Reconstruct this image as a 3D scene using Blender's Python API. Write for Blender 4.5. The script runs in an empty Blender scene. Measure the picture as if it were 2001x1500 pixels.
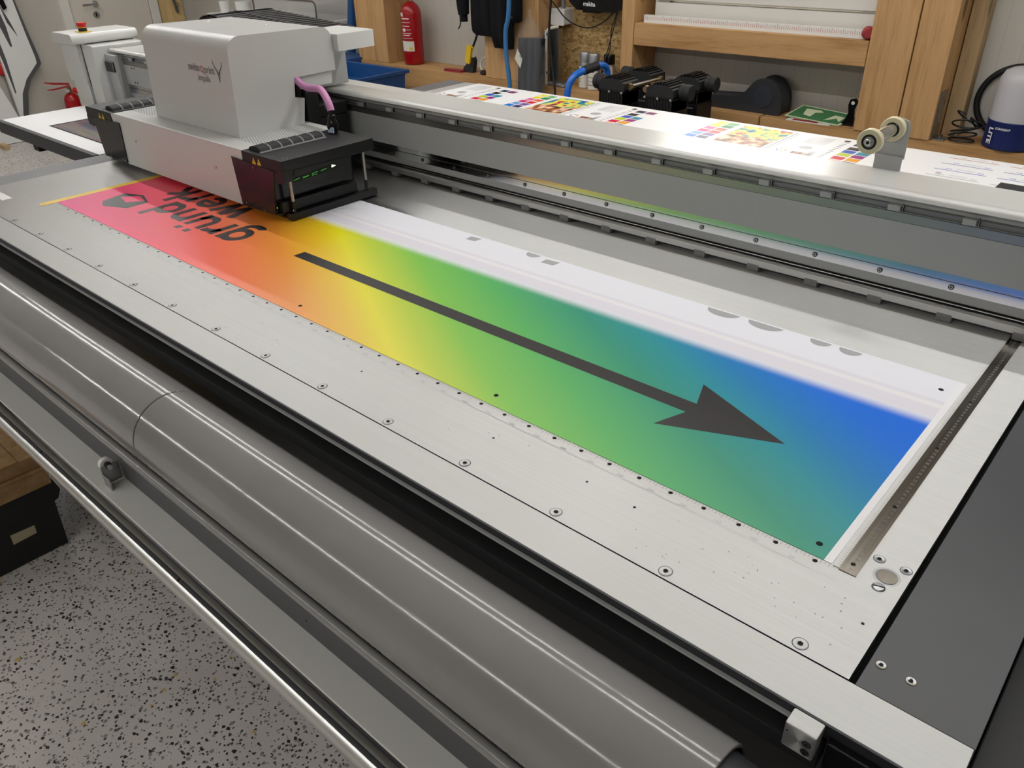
import bpy, bmesh, math, random
from mathutils import Vector, Matrix
random.seed(7)
S = bpy.context.scene
COL = S.collection
PI = math.pi
H = 0.92                       # height of the printer table above the floor
def T(p): return Vector((p[0], p[1], p[2] + H))   # table coordinates -> world

# ------------------------------------------------------------------ camera
RM = ((0.7476, 0.6638, -0.0215), (0.3267, -0.3958, -0.8583), (-0.5782, 0.6346, -0.5127))
CAM = (0.2102, -0.7605, 0.6768)
cam = bpy.data.cameras.new('camera'); cam.sensor_width = 36; cam.lens = 1554.7 / 2001 * 36
cam.clip_start = 0.02; cam.clip_end = 60
co = bpy.data.objects.new('camera', cam); COL.objects.link(co)
r0, r1, r2 = [Vector(r).normalized() for r in RM]
m = Matrix((r0, -r1, -r2)).transposed().to_4x4(); m.translation = T(CAM)
co.matrix_world = m
S.camera = co
# ------------------------------------------------------------------ world, exposure
w = bpy.data.worlds.new('overcast_sky'); S.world = w; w.use_nodes = True
bg = w.node_tree.nodes['Background']; bg.inputs[0].default_value = (1.0, 0.97, 0.90, 1); bg.inputs[1].default_value = 7.0
S.view_settings.view_transform = 'Standard'; S.view_settings.look = 'None'
S.view_settings.gamma = 1; S.view_settings.exposure = 0.08
S.cycles.max_bounces = 8; S.cycles.diffuse_bounces = 4; S.cycles.glossy_bounces = 4
# ------------------------------------------------------------------ ceiling lamps (light)
LAMPS = []
def lamp_light(x, y, z, power, length=1.44, width=0.032):
    d = bpy.data.lights.new('lamp_light', 'AREA'); d.shape = 'RECTANGLE'
    d.size = length; d.size_y = width; d.energy = power; d.color = (1.0, 0.985, 0.965)
    o = bpy.data.objects.new('lamp_light', d); COL.objects.link(o)
    o.location = T((x, y, z)); LAMPS.append((o, x, y, z, length))
for y, z, pw, xs in ((0.82, 1.70, 7.0, (-6.3, -4.78, -3.26, -1.74, -0.22, 1.30)),
                     (1.58, 1.70, 8.6, (-6.3, -4.78, -3.26, -1.74, -0.22, 1.30)),
                     (-2.85, 1.70, 15.0, (-6.3, -4.78, -3.26, -1.74, -0.22, 1.30))):
    for x in xs: lamp_light(x, y, z, pw)

pd = bpy.data.lights.new('window_portal', 'AREA'); pd.shape = 'RECTANGLE'; pd.size = 1.04; pd.size_y = 0.97
pd.cycles.is_portal = True
po = bpy.data.objects.new('window_portal', pd); COL.objects.link(po); po.location = T((-1.62, 3.21, 0.735)); po.rotation_euler = (-PI / 2, 0, 0)

# ------------------------------------------------------------------ materials
def lin(c):
    f = lambda v: v / 12.92 if v <= 0.04045 else ((v + 0.055) / 1.055) ** 2.4
    return tuple(f(v / 255) for v in c) + (1,)
MATS = {}
def mat(name, rgb, rough=0.5, metal=0.0, spec=0.5, emit=None, alpha=None, trans=None, aniso=None):
    if name in MATS: return MATS[name]
    M = bpy.data.materials.new(name); M.use_nodes = True
    b = M.node_tree.nodes['Principled BSDF']
    b.inputs['Base Color'].default_value = lin(rgb); b.inputs['Roughness'].default_value = rough
    b.inputs['Metallic'].default_value = metal; b.inputs['Specular IOR Level'].default_value = spec
    if emit: b.inputs['Emission Color'].default_value = lin(rgb); b.inputs['Emission Strength'].default_value = emit
    if alpha is not None: b.inputs['Alpha'].default_value = alpha
    if trans is not None: b.inputs['Transmission Weight'].default_value = trans
    MATS[name] = M; return M
class NT:
    """small helper around a material's node tree"""
    def __init__(s, M): s.t = M.node_tree; s.b = s.t.nodes['Principled BSDF']
    def n(s, typ, **k):
        x = s.t.nodes.new(typ)
        for a, v in k.items():
            if a.startswith('i_'): x.inputs[int(a[2:])].default_value = v
            else: setattr(x, a, v)
        return x
    def l(s, a, b): s.t.links.new(a, b)
    def coord(s, scale=(1, 1, 1), rot=(0, 0, 0)):
        c = s.n('ShaderNodeTexCoord'); mp = s.n('ShaderNodeMapping')
        mp.inputs['Scale'].default_value = scale; mp.inputs['Rotation'].default_value = rot
        s.l(c.outputs['Object'], mp.inputs['Vector']); return mp.outputs['Vector']
    def noise(s, vec, scale, detail=3, rough=0.5):
        x = s.n('ShaderNodeTexNoise'); x.inputs['Scale'].default_value = scale
        x.inputs['Detail'].default_value = detail; x.inputs['Roughness'].default_value = rough
        s.l(vec, x.inputs['Vector']); return x.outputs['Fac']
    def ramp(s, fac, stops, interp='LINEAR'):
        x = s.n('ShaderNodeValToRGB'); e = x.color_ramp; e.interpolation = interp
        while len(e.elements) < len(stops): e.elements.new(0.5)
        for el, (p, c) in zip(e.elements, stops):
            el.position = p; el.color = lin(c) if len(c) == 3 else c
        s.l(fac, x.inputs['Fac']); return x.outputs['Color']
    def math(s, op, a, b=None, c=None):
        x = s.n('ShaderNodeMath', operation=op)
        for i, v in enumerate((a, b, c)):
            if v is None: continue
            if isinstance(v, (int, float)): x.inputs[i].default_value = v
            else: s.l(v, x.inputs[i])
        return x.outputs[0]
    def maprange(s, v, a, b, c=0.0, d=1.0, smooth=False):
        x = s.n('ShaderNodeMapRange')
        if smooth: x.interpolation_type = 'SMOOTHSTEP'
        s.l(v, x.inputs[0])
        for i, q in enumerate((a, b, c, d)): x.inputs[i + 1].default_value = q
        return x.outputs[0]
    def mix(s, f, a, b):
        x = s.n('ShaderNodeMix', data_type='RGBA')
        if isinstance(f, (int, float)): x.inputs[0].default_value = f
        else: s.l(f, x.inputs[0])
        for i, v in ((6, a), (7, b)):
            if isinstance(v, tuple): x.inputs[i].default_value = lin(v) if len(v) == 3 else v
            else: s.l(v, x.inputs[i])
        return x.outputs[2]
    def bump(s, h, strength, dist=0.001):
        x = s.n('ShaderNodeBump'); x.inputs['Strength'].default_value = strength; x.inputs['Distance'].default_value = dist
        s.l(h, x.inputs['Height']); s.l(x.outputs[0], s.b.inputs['Normal'])
    def base(s, c): s.l(c, s.b.inputs['Base Color'])
    def rough(s, c): s.l(c, s.b.inputs['Roughness'])
def brushed(name, rgb, rough, metal, var=0.1, streak=(3, 300, 3), amp=18, across=None):
    M = mat(name, rgb, rough, metal); k = NT(M)
    if across:      # brushing marks: rougher across the grain than along it
        k.b.inputs['Anisotropic'].default_value = 0.9
        c = k.n('ShaderNodeCombineXYZ')
        for i in range(3): c.inputs[i].default_value = across[i]
        k.l(c.outputs[0], k.b.inputs['Tangent'])
    f = k.noise(k.coord(streak), 1.0, 4, 0.6)
    f2 = k.noise(k.coord((4, 4, 4)), 1.0, 3, 0.5)
    g = k.math('ADD', k.math('MULTIPLY', f, 0.6), k.math('MULTIPLY', f2, 0.4))
    lo = tuple(max(0, v - amp) for v in rgb); hi = tuple(min(255, v + amp // 2) for v in rgb)
    k.base(k.ramp(g, [(0.3, lo), (0.7, hi)]))
    k.rough(k.maprange(g, 0.3, 0.7, rough - var / 2, rough + var / 2))
    return M
def paint(name, rgb, rough=0.4, amp=3, spec=0.5, grain=700, gs=0.06):
    M = mat(name, rgb, rough, 0, spec); k = NT(M)
    f = k.noise(k.coord(), 3.0, 3, 0.5)
    k.base(k.ramp(f, [(0.3, tuple(max(0, v - amp) for v in rgb)), (0.7, tuple(min(255, v + amp) for v in rgb))]))
    k.bump(k.noise(k.coord(), grain, 2), gs, 0.0004)
    return M
def wood(name, a, b, axis='x', knots=True):
    M = mat(name, a, 0.55, 0, 0.35); k = NT(M)
    sc = {'x': (1.2, 14, 14), 'z': (14, 14, 1.2), 'y': (14, 1.2, 14)}[axis]
    v = k.coord(sc)
    n1 = k.noise(v, 1.4, 5, 0.6); n2 = k.noise(k.coord(tuple(q * 4 for q in sc)), 2.0, 3, 0.6)
    g = k.math('ADD', k.math('MULTIPLY', n1, 0.7), k.math('MULTIPLY', n2, 0.3))
    c = k.ramp(g, [(0.32, b), (0.5, a), (0.7, tuple(min(255, int(q * 1.08)) for q in a))])
    if knots:
        vo = k.n('ShaderNodeTexVoronoi'); vo.inputs['Scale'].default_value = 1.0
        k.l(k.coord({'x': (2.2, 5, 5), 'z': (5, 5, 2.2), 'y': (5, 2.2, 5)}[axis]), vo.inputs['Vector'])
        kk = k.maprange(vo.outputs['Distance'], 0.10, 0.17, 1, 0, True)
        c = k.mix(k.math('MULTIPLY', kk, 0.75), c, tuple(int(q * 0.5) for q in b))
    k.base(c); k.bump(g, 0.15, 0.002)
    return M
def build_materials():
    brushed('bed_aluminium', (206, 206, 204), 0.45, 1.0, 0.08, (2.0, 260, 2), 8, (0, 1, 0))
    brushed('edge_aluminium', (206, 206, 204), 0.45, 0.8, 0.06, (2.0, 320, 2), 6, (0, 1, 0))
    brushed('ruler_steel', (150, 144, 135), 0.2, 1.0, 0.08, (300, 2, 2), 20)
    brushed('bar_aluminium', (205, 205, 205), 0.32, 1.0, 0.1, (2, 200, 200), 16)
    brushed('rail_steel', (196, 196, 196), 0.09, 1.0, 0.04, (1.0, 90, 90), 14)
    brushed('band_steel', (150, 148, 146), 0.3, 0.85, 0.05, (1.0, 60, 60), 10)
    brushed('tube_chrome', (206, 206, 204), 0.33, 1.0, 0.06, (1, 200, 200), 10)
    brushed('zinc', (170, 172, 174), 0.35, 1.0, 0.15, (30, 30, 30), 25)
    paint('dark_plate', (72, 73, 76), 0.42, 6)
    paint('end_plate', (104, 104, 106), 0.4, 5)
    paint('black_paint', (15, 15, 17), 0.42, 2, 0.4, 900, 0.15)
    paint('black_rough', (22, 22, 24), 0.7, 3)
    paint('charcoal', (40, 42, 46), 0.5, 4)
    mat('black_gloss', (9, 8, 10), 0.2, 0, 0.4)
    mat('black_hole', (5, 5, 6), 0.9)
    paint('white_paint', (205, 206, 203), 0.33, 2)
    paint('hood_paint', (196, 196, 194), 0.27, 2)
    paint('cap_paint', (196, 196, 193), 0.24, 2, 0.6, 900, 0.35)
    paint('panel_grey', (168, 170, 170), 0.38, 2)
    paint('tray_grey', (204, 204, 200), 0.45, 4)
    paint('lip_grey', (138, 138, 136), 0.2, 4)
    paint('clip_grey', (120, 121, 122), 0.45, 3)
    mat('white_plastic', (226, 226, 224), 0.35)
    mat('ivory_rubber', (214, 205, 172), 0.35)
    mat('sheet_white', (238, 238, 240), 0.38)
    mat('yellow', (228, 190, 40), 0.4); mat('red_plastic', (190, 24, 28), 0.35)
    mat('red_paint', (158, 18, 24), 0.22); mat('pink_hose', (196, 132, 178), 0.4)
    mat('blue_paint', (34, 104, 196), 0.25); mat('hose_blue', (58, 116, 172), 0.4)
    mat('bin_blue', (22, 72, 128), 0.4); mat('rag_blue', (22, 50, 120), 0.8); mat('lamp_navy', (22, 36, 92), 0.4)
    mat('mark_black', (38, 36, 38), 0.5); mat('mark_grey', (130, 130, 130), 0.5); mat('ink_grey', (168, 168, 170), 0.4)
    mat('ink_black', (40, 38, 40), 0.3); mat('led_green', (90, 255, 90), 0.4, emit=0.7); mat('led_white', (215, 255, 190), 0.4, emit=2.5)
    mat('brass', (150, 128, 98), 0.35, 1.0); mat('chrome', (205, 205, 205), 0.18, 1.0)
    mat('jacket_black', (17, 18, 22), 0.85, 0, 0.2); mat('cord_black', (16, 16, 17), 0.5)
    mat('label_white', (216, 212, 200), 0.6); mat('label_beige', (172, 162, 132), 0.6)
    mat('text_white', (232, 232, 232), 0.5); mat('text_grey', (112, 108, 110), 0.5); mat('text_red', (176, 70, 74), 0.5)
    mat('opal', (214, 212, 216), 0.4, 0, 0.5, trans=0.25)
    mat('paper_blue', (170, 190, 214), 0.6)
    mat('clear_film', (190, 190, 188), 0.2, 0, 0.5, alpha=0.1)
    mat('clear_bin', (205, 205, 205), 0.2, 0, 0.5, alpha=0.35); mat('rim_brown', (96, 84, 78), 0.4)
    mat('poly_dark', (50, 54, 62), 0.35); mat('sign_green', (66, 122, 76), 0.5); mat('sign_pale', (214, 222, 184), 0.5)
    mat('card_red', (150, 40, 46), 0.5); mat('tape_white', (226, 226, 222), 0.6)
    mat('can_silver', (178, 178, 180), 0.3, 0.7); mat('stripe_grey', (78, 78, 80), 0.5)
    mat('lamp_diffuser', (240, 240, 236), 0.5)
    wood('pine_x', (186, 146, 98), (158, 114, 68), 'x'); wood('pine_z', (190, 150, 102), (162, 120, 74), 'z')
    wood('pine_board', (208, 178, 126), (190, 156, 104), 'z', False); wood('rough_pine', (172, 146, 108), (132, 104, 70), 'z')
    wood('scrap_pine', (190, 160, 120), (160, 130, 90), 'y', False)
    # cardboard
    M = mat('cardboard', (164, 124, 78), 0.8, 0, 0.2); k = NT(M)
    k.base(k.ramp(k.noise(k.coord((40, 40, 40)), 1, 4), [(0.3, (142, 112, 76)), (0.7, (166, 134, 94))]))
    # OSB
    M = mat('osb', (176, 146, 96), 0.7, 0, 0.3); k = NT(M)
    nz = k.n('ShaderNodeTexNoise'); nz.inputs['Scale'].default_value = 9; k.l(k.coord(), nz.inputs['Vector'])
    v2 = k.n('ShaderNodeMix', data_type='VECTOR'); v2.inputs[0].default_value = 0.12
    k.l(k.coord((40, 40, 76), (0, 0.7, 0)), v2.inputs[4]); k.l(nz.outputs['Color'], v2.inputs[5])
    vo = k.n('ShaderNodeTexVoronoi'); vo.inputs['Scale'].default_value = 1.6; k.l(v2.outputs[1], vo.inputs['Vector'])
    sp = k.n('ShaderNodeSeparateColor'); k.l(vo.outputs['Color'], sp.inputs[0])
    k.base(k.ramp(sp.outputs[0], [(0.0, (132, 100, 56)), (0.3, (176, 144, 92)), (0.7, (200, 170, 118)), (1.0, (158, 122, 72))]))
    k.bump(sp.outputs[1], 0.3, 0.003)
    # floor: pale resin with dark chips
    M = mat('chip_floor', (176, 172, 166), 0.42, 0, 0.4); k = NT(M)
    def chips(scale, size, keep, st, rot):
        nzz = k.n('ShaderNodeTexNoise'); nzz.inputs['Scale'].default_value = scale * 2.2; nzz.inputs['Detail'].default_value = 1
        vv = k.coord(st, rot); k.l(vv, nzz.inputs['Vector'])
        ad = k.n('ShaderNodeVectorMath', operation='MULTIPLY_ADD'); k.l(nzz.outputs['Color'], ad.inputs[0])
        ad.inputs[1].default_value = (0.55 / scale,) * 3; k.l(vv, ad.inputs[2])
        v = k.n('ShaderNodeTexVoronoi'); v.inputs['Scale'].default_value = scale; v.feature = 'F1'
        k.l(ad.outputs[0], v.inputs['Vector'])
        s = k.n('ShaderNodeSeparateColor'); k.l(v.outputs['Color'], s.inputs[0])
        rad = k.math('MULTIPLY', s.outputs[1], size)
        near = k.math('LESS_THAN', v.outputs['Distance'], rad)
        on = k.math('LESS_THAN', s.outputs[0], keep)
        return k.math('MULTIPLY', near, on)
    basec = k.ramp(k.noise(k.coord(), 5, 4), [(0.3, (192, 187, 183)), (0.7, (208, 203, 199))])
    c = k.mix(chips(80, 0.42, 0.8, (1, 1, 0.001), (0, 0, 0.4)), basec, (140, 136, 131))
    c = k.mix(chips(62, 0.4, 0.04, (1, 1, 0.001), (0, 0, 1.9)), c, (186, 164, 104))
    c = k.mix(chips(74, 0.43, 0.5, (1, 1.35, 0.001), (0, 0, 1.1)), c, (46, 44, 48))
    c = k.mix(chips(110, 0.45, 0.6, (1.2, 1, 0.001), (0, 0, 2.1)), c, (72, 68, 68))
    k.base(c)
    # white sandwich panel wall with fine grooves
    for nm, ax in (('panel_wall', 0), ('plain_wall', 1)):
        M = mat(nm, (190, 186, 176), 0.5, 0, 0.4); k = NT(M)
        tc = k.n('ShaderNodeTexCoord'); sx = k.n('ShaderNodeSeparateXYZ'); k.l(tc.outputs['Object'], sx.inputs[0])
        fr = k.math('FRACT', k.math('MULTIPLY', sx.outputs[ax], 13.0 if ax == 0 else 1.1))
        ln = k.math('LESS_THAN', fr, 0.05 if ax == 0 else 0.004)
        n = k.ramp(k.noise(k.coord(), 1.3, 4), [(0.3, (184, 180, 170)), (0.7, (196, 192, 183))])
        k.base(k.mix(k.math('MULTIPLY', ln, 0.3), n, (150, 146, 138)))
    paint('ceiling_white', (214, 212, 206), 0.7); paint('plinth_grey', (168, 166, 160), 0.7); paint('door_white', (214, 207, 196), 0.4)
    paint('frame_white', (222, 219, 212), 0.35)
    # roller PVC with scratches and smudges
    M = mat('roller_grey', (152, 151, 149), 0.14, 0, 0.5); k = NT(M)
    s1 = k.noise(k.coord((9, 60, 60), (0, 0, 0.5)), 2.0, 5, 0.7)
    s2 = k.noise(k.coord((2, 3, 3)), 1.5, 3)
    sm = k.math('MULTIPLY', k.maprange(s1, 0.58, 0.72), k.maprange(s2, 0.5, 0.7))
    k.base(k.mix(k.math('MULTIPLY', sm, 0.35), k.ramp(s2, [(0.3, (126, 125, 124)), (0.7, (138, 137, 136))]), (110, 108, 105)))
    k.rough(k.math('ADD', 0.13, k.math('MULTIPLY', sm, 0.3)))
    k.bump(k.noise(k.coord((30, 4, 4), (0, 0, 0.8)), 20, 3, 0.6), 0.018, 0.0005)
    # printed gradient banner
    M = mat('banner_print', (220, 120, 100), 0.36, 0, 0.5); k = NT(M)
    tc = k.n('ShaderNodeTexCoord'); sx = k.n('ShaderNodeSeparateXYZ'); k.l(tc.outputs['Object'], sx.inputs[0])
    X, Y = sx.outputs[0], sx.outputs[1]
    t = k.math('ADD', X, k.math('MULTIPLY', Y, 1.73))
    f = k.maprange(t, -2.3, 0.9)
    pos = lambda q: (q + 2.3) / 3.2
    grad = k.ramp(f, [(pos(a), c) for a, c in ((-2.25, (214, 24, 120)), (-1.85, (236, 44, 110)), (-1.55, (240, 70, 88)),
        (-1.3, (242, 104, 60)), (-1.05, (234, 146, 46)), (-0.86, (234, 196, 30)), (-0.755, (232, 226, 18)), (-0.64, (190, 212, 40)),
        (-0.48, (126, 198, 66)), (-0.25, (82, 180, 92)), (0.0, (40, 150, 122)), (0.16, (22, 146, 156)), (0.33, (4, 124, 192)),
        (0.5, (0, 110, 222)), (0.8, (0, 102, 230)))])
    yb = k.math('SUBTRACT', Y, k.math('MULTIPLY', X, 0.0105))
    fade = k.maprange(yb, 0.376, 0.412, 0, 1, True)
    stripe = k.math('MULTIPLY', k.maprange(yb, 0.405, 0.412), k.maprange(yb, 0.462, 0.468, 1, 0))
    lite = k.math('MULTIPLY', k.maprange(yb, 0.44, 0.442), k.maprange(yb, 0.452, 0.456, 1, 0))
    wht = k.mix(stripe, (232, 233, 240), (226, 223, 232)); wht = k.mix(lite, wht, (234, 233, 236))
    c = k.mix(fade, grad, wht)
    c = k.mix(k.math('GREATER_THAN', X, 0.0075), c, (236, 236, 238))
    k.base(c)
    # colour from the mesh's print colours
    M = mat('chart_print', (240, 240, 240), 0.33, 0, 0.5); k = NT(M)
    a = k.n('ShaderNodeAttribute'); a.attribute_name = 'ink'; k.base(a.outputs['Color'])
    for nm, stops, sc in (('photo_rainbow', [(0.3, (40, 80, 150)), (0.4, (40, 150, 170)), (0.48, (220, 220, 60)), (0.56, (230, 230, 120)), (0.64, (210, 60, 50)), (0.75, (60, 40, 90))], (26, 18, 1)),
                          ('photo_brown', [(0.3, (70, 40, 24)), (0.45, (150, 90, 54)), (0.55, (226, 170, 130)), (0.62, (240, 214, 190)), (0.75, (120, 64, 34))], (30, 22, 1)),
                          ('photo_film', [(0.3, (36, 34, 38)), (0.42, (52, 52, 78)), (0.5, (92, 46, 62)), (0.58, (96, 88, 62)), (0.72, (38, 36, 36))], (3, 22, 1)),
                          ('photo_grey', [(0.3, (205, 205, 205)), (0.7, (228, 228, 230))], (20, 12, 1))):
        M = mat(nm, (128, 128, 128), 0.33); k = NT(M)
        k.base(k.ramp(k.noise(k.coord(sc), 1.0, 2, 0.4), stops))
    M = mat('foil', (190, 192, 196), 0.22, 0.9); k = NT(M)
    k.bump(k.noise(k.coord(), 60, 4, 0.7), 0.9, 0.01)
build_materials()

# ------------------------------------------------------------------ mesh builder
class MB:
    def __init__(s): s.v = []; s.f = []; s.m = []; s.c = []; s.mats = []; s.usec = False
    def mi(s, name):
        if name not in s.mats: s.mats.append(name)
        return s.mats.index(name)
    def face(s, idx, m, col=None):
        s.f.append(tuple(idx)); s.m.append(s.mi(m)); s.c.append(col or (1, 1, 1))
        if col: s.usec = True
    def add(s, pts): n = len(s.v); s.v += [tuple(p) for p in pts]; return n
    def poly(s, pts, m, col=None):
        n = s.add(pts); s.face(range(n, n + len(pts)), m, col); return s
    def box(s, x0, x1, y0, y1, z0, z1, m):
        n = s.add([(x, y, z) for z in (z0, z1) for y in (y0, y1) for x in (x0, x1)])
        for q in ((0, 2, 3, 1), (4, 5, 7, 6), (0, 1, 5, 4), (2, 6, 7, 3), (0, 4, 6, 2), (1, 3, 7, 5)): s.face([n + i for i in q], m)
        return s
    def prism(s, poly, ax, a, b, m):
        P = {'x': lambda p, t: (t, p[0], p[1]), 'y': lambda p, t: (p[0], t, p[1]), 'z': lambda p, t: (p[0], p[1], t)}[ax]
        n = len(poly); i = s.add([P(p, a) for p in poly] + [P(p, b) for p in poly])
        s.face(range(i, i + n), m); s.face(range(i + 2 * n - 1, i + n - 1, -1), m)
        for k in range(n): s.face((i + k, i + (k + 1) % n, i + n + (k + 1) % n, i + n + k), m)
        return s
    def rings(s, rings, m, close=True, caps=True):
        n = len(rings[0]); b = [s.add(r) for r in rings]
        for j in range(len(rings) - 1):
            for k in range(n if close else n - 1):
                s.face((b[j] + k, b[j] + (k + 1) % n, b[j + 1] + (k + 1) % n, b[j + 1] + k), m)
        if caps: s.face([b[0] + k for k in range(n)][::-1], m); s.face([b[-1] + k for k in range(n)], m)
        return s
    def cyl(s, p0, p1, r, m, r1=None, n=24, caps=True):
        p0, p1 = Vector(p0), Vector(p1); d = (p1 - p0).normalized()
        u = d.orthogonal().normalized(); v = d.cross(u); r1 = r if r1 is None else r1
        R = lambda p, q: [p + u * (q * math.cos(2 * PI * k / n)) + v * (q * math.sin(2 * PI * k / n)) for k in range(n)]
        return s.rings([R(p0, r), R(p1, r1)], m, True, caps)
    def lathe(s, prof, o, m, axis=(0, 0, 1), n=28, caps=True):
        o = Vector(o); d = Vector(axis).normalized(); u = d.orthogonal().normalized(); v = d.cross(u)
        return s.rings([[o + d * h + u * (r * math.cos(2 * PI * k / n)) + v * (r * math.sin(2 * PI * k / n)) for k in range(n)] for r, h in prof], m, True, caps)
    def ring(s, o, axis, r0, r1, m, n=24, lift=0.0):
        o = Vector(o) + Vector(axis) * lift; d = Vector(axis).normalized(); u = d.orthogonal().normalized(); v = d.cross(u)
        C = lambda r: [o + u * (r * math.cos(2 * PI * k / n)) + v * (r * math.sin(2 * PI * k / n)) for k in range(n)]
        if r0 <= 0: return s.poly(C(r1), m)
        return s.rings([C(r0), C(r1)], m, True, False)
    def tube(s, pts, r, m, n=10, sub=6, caps=True):
        P = [Vector(p) for p in pts]; Q = []
        if len(P) > 2 and sub > 1:
            for i in range(len(P) - 1):
                a, b, c, d = P[max(i - 1, 0)], P[i], P[i + 1], P[min(i + 2, len(P) - 1)]
                for k in range(sub):
                    t = k / sub
                    Q.append(0.5 * ((2 * b) + (c - a) * t + (2 * a - 5 * b + 4 * c - d) * t * t + (3 * b - a - 3 * c + d) * t ** 3))
            Q.append(P[-1])
        else: Q = P
        rr = []; u = None
        for i, p in enumerate(Q):
            d = (Q[min(i + 1, len(Q) - 1)] - Q[max(i - 1, 0)]).normalized()
            u = d.orthogonal().normalized() if u is None else (u - d * u.dot(d)).normalized()
            v = d.cross(u)
            q = r(i / (len(Q) - 1)) if callable(r) else r
            rr.append([p + u * (q * math.cos(2 * PI * k / n)) + v * (q * math.sin(2 * PI * k / n)) for k in range(n)])
        return s.rings(rr, m, True, caps)
    def text(s, string, o, u, v, size, m, bold=0.0, lift=0.0, align='LEFT', shear=0.0, col=None):
        c = bpy.data.curves.new('t', 'FONT'); c.body = string; c.size = size; c.offset = bold; c.align_x = align
        c.shear = shear; c.resolution_u = 3
        ob = bpy.data.objects.new('t', c); me = bpy.data.meshes.new_from_object(ob)
        u, v = Vector(u), Vector(v); nrm = u.cross(v).normalized(); o = Vector(o) + nrm * lift
        n = s.add([o + u * p.co.x + v * p.co.y for p in me.vertices])
        for f in me.polygons: s.face([n + i for i in f.vertices], m, col)
        bpy.data.objects.remove(ob); bpy.data.curves.remove(c); bpy.data.meshes.remove(me)
        return s
    def build(s, name, parent=None, origin=None, bevel=0.0, seg=2, smooth=35, link=True):
        """vertices are given in table coordinates; origin = the thing's base point"""
        if origin is None: origin = parent['o'] if parent is not None and 'o' in parent else (0, 0, 0)
        O = Vector(origin); me = bpy.data.meshes.new(name)
        me.from_pydata([tuple(Vector(p) - O) for p in s.v], [], s.f)
        for q in s.mats: me.materials.append(MATS[q])
        me.polygons.foreach_set('material_index', s.m)
        if s.usec:
            at = me.color_attributes.new('ink', 'FLOAT_COLOR', 'CORNER'); i = 0
            for p, c in zip(me.polygons, s.c):
                cc = lin(c)
                for li in p.loop_indices: at.data[li].color = cc
        b = bmesh.new(); b.from_mesh(me)
        if bevel:
            es = [e for e in b.edges if len(e.link_faces) == 2 and e.calc_face_angle(0) > 0.6]
            bmesh.ops.bevel(b, geom=es, offset=bevel, segments=seg, affect='EDGES', profile=0.5, clamp_overlap=True)
        if not s.usec: bmesh.ops.recalc_face_normals(b, faces=b.faces)
        b.to_mesh(me); b.free()
        if smooth:
            me.polygons.foreach_set('use_smooth', [True] * len(me.polygons)); me.set_sharp_from_angle(angle=math.radians(smooth))
        if not link: return me
        o = bpy.data.objects.new(name, me); COL.objects.link(o)
        if bevel: o.modifiers.new('weighted', 'WEIGHTED_NORMAL').keep_sharp = True
        if parent is not None: o.parent = parent; o['o'] = tuple(O)
        else: o.location = T(O); o['o'] = tuple(O)
        return o
def tag(o, label=None, cat=None, group=None, kind=None):
    for k, v in (('label', label), ('category', cat), ('group', group), ('kind', kind)):
        if v: o[k] = v
    return o
def thing(name, loc, label, cat, group=None):
    o = bpy.data.objects.new(name, None); o.empty_display_size = 0.05; COL.objects.link(o)
    o.location = T(loc); o['o'] = tuple(loc); return tag(o, label, cat, group)
def inst(name, me, parent, loc, rot=None):
    """one more part sharing mesh data; loc in table coordinates"""
    o = bpy.data.objects.new(name, me); COL.objects.link(o); o.parent = parent
    o.location = Vector(loc) - Vector(parent['o'])
    if rot: o.rotation_euler = rot
    return o
def struct(mb, name, bevel=0.0, parent=None, origin=(0, 0, 0)):
    o = mb.build(name, parent, origin, bevel)
    if parent is None: o['kind'] = 'structure'
    return o
def rrect(x0, x1, y0, y1, r, n=5):
    P = []
    for cx, cy, a in ((x1 - r, y0 + r, -90), (x1 - r, y1 - r, 0), (x0 + r, y1 - r, 90), (x0 + r, y0 + r, 180)):
        for k in range(n + 1):
            t = math.radians(a + 90 * k / n); P.append((cx + r * math.cos(t), cy + r * math.sin(t)))
    return P

# ================================================================== THE SETTING
struct(MB().box(-7.7, 3.6, -5.3, 3.6, -1.0, -0.92, 'chip_floor'), 'floor')
struct(MB().box(-7.7, 3.6, -5.3, 3.6, 1.86, 1.95, 'ceiling_white'), 'ceiling')
struct(MB().box(-7.66, -7.55, -5.3, 3.55, -0.92, 1.86, 'plain_wall'), 'wall_left')
struct(MB().box(3.5, 3.6, -5.3, 3.2, -0.92, 1.86, 'plain_wall'), 'wall_right')
struct(MB().box(-7.55, 3.5, -5.3, -5.2, -0.92, 1.86, 'plain_wall'), 'wall_front')
wb = MB()
wb.box(-4.49, -2.14, 3.12, 3.2, -0.33, 1.86, 'panel_wall').box(-1.10, 3.5, 3.12, 3.2, -0.33, 1.86, 'panel_wall')
wb.box(-2.14, -1.10, 3.12, 3.2, -0.33, 0.25, 'panel_wall').box(-2.14, -1.10, 3.12, 3.2, 1.22, 1.86, 'panel_wall')
wb.box(-7.55, -4.49, 3.42, 3.5, -0.92, 1.86, 'plain_wall').box(-4.53, -4.49, 3.12, 3.42, -0.92, 1.86, 'plain_wall')
struct(wb, 'wall_back')
struct(MB().box(-4.49, 3.5, 2.95, 3.2, -0.92, -0.335, 'plinth_grey'), 'baseboard_back')
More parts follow.
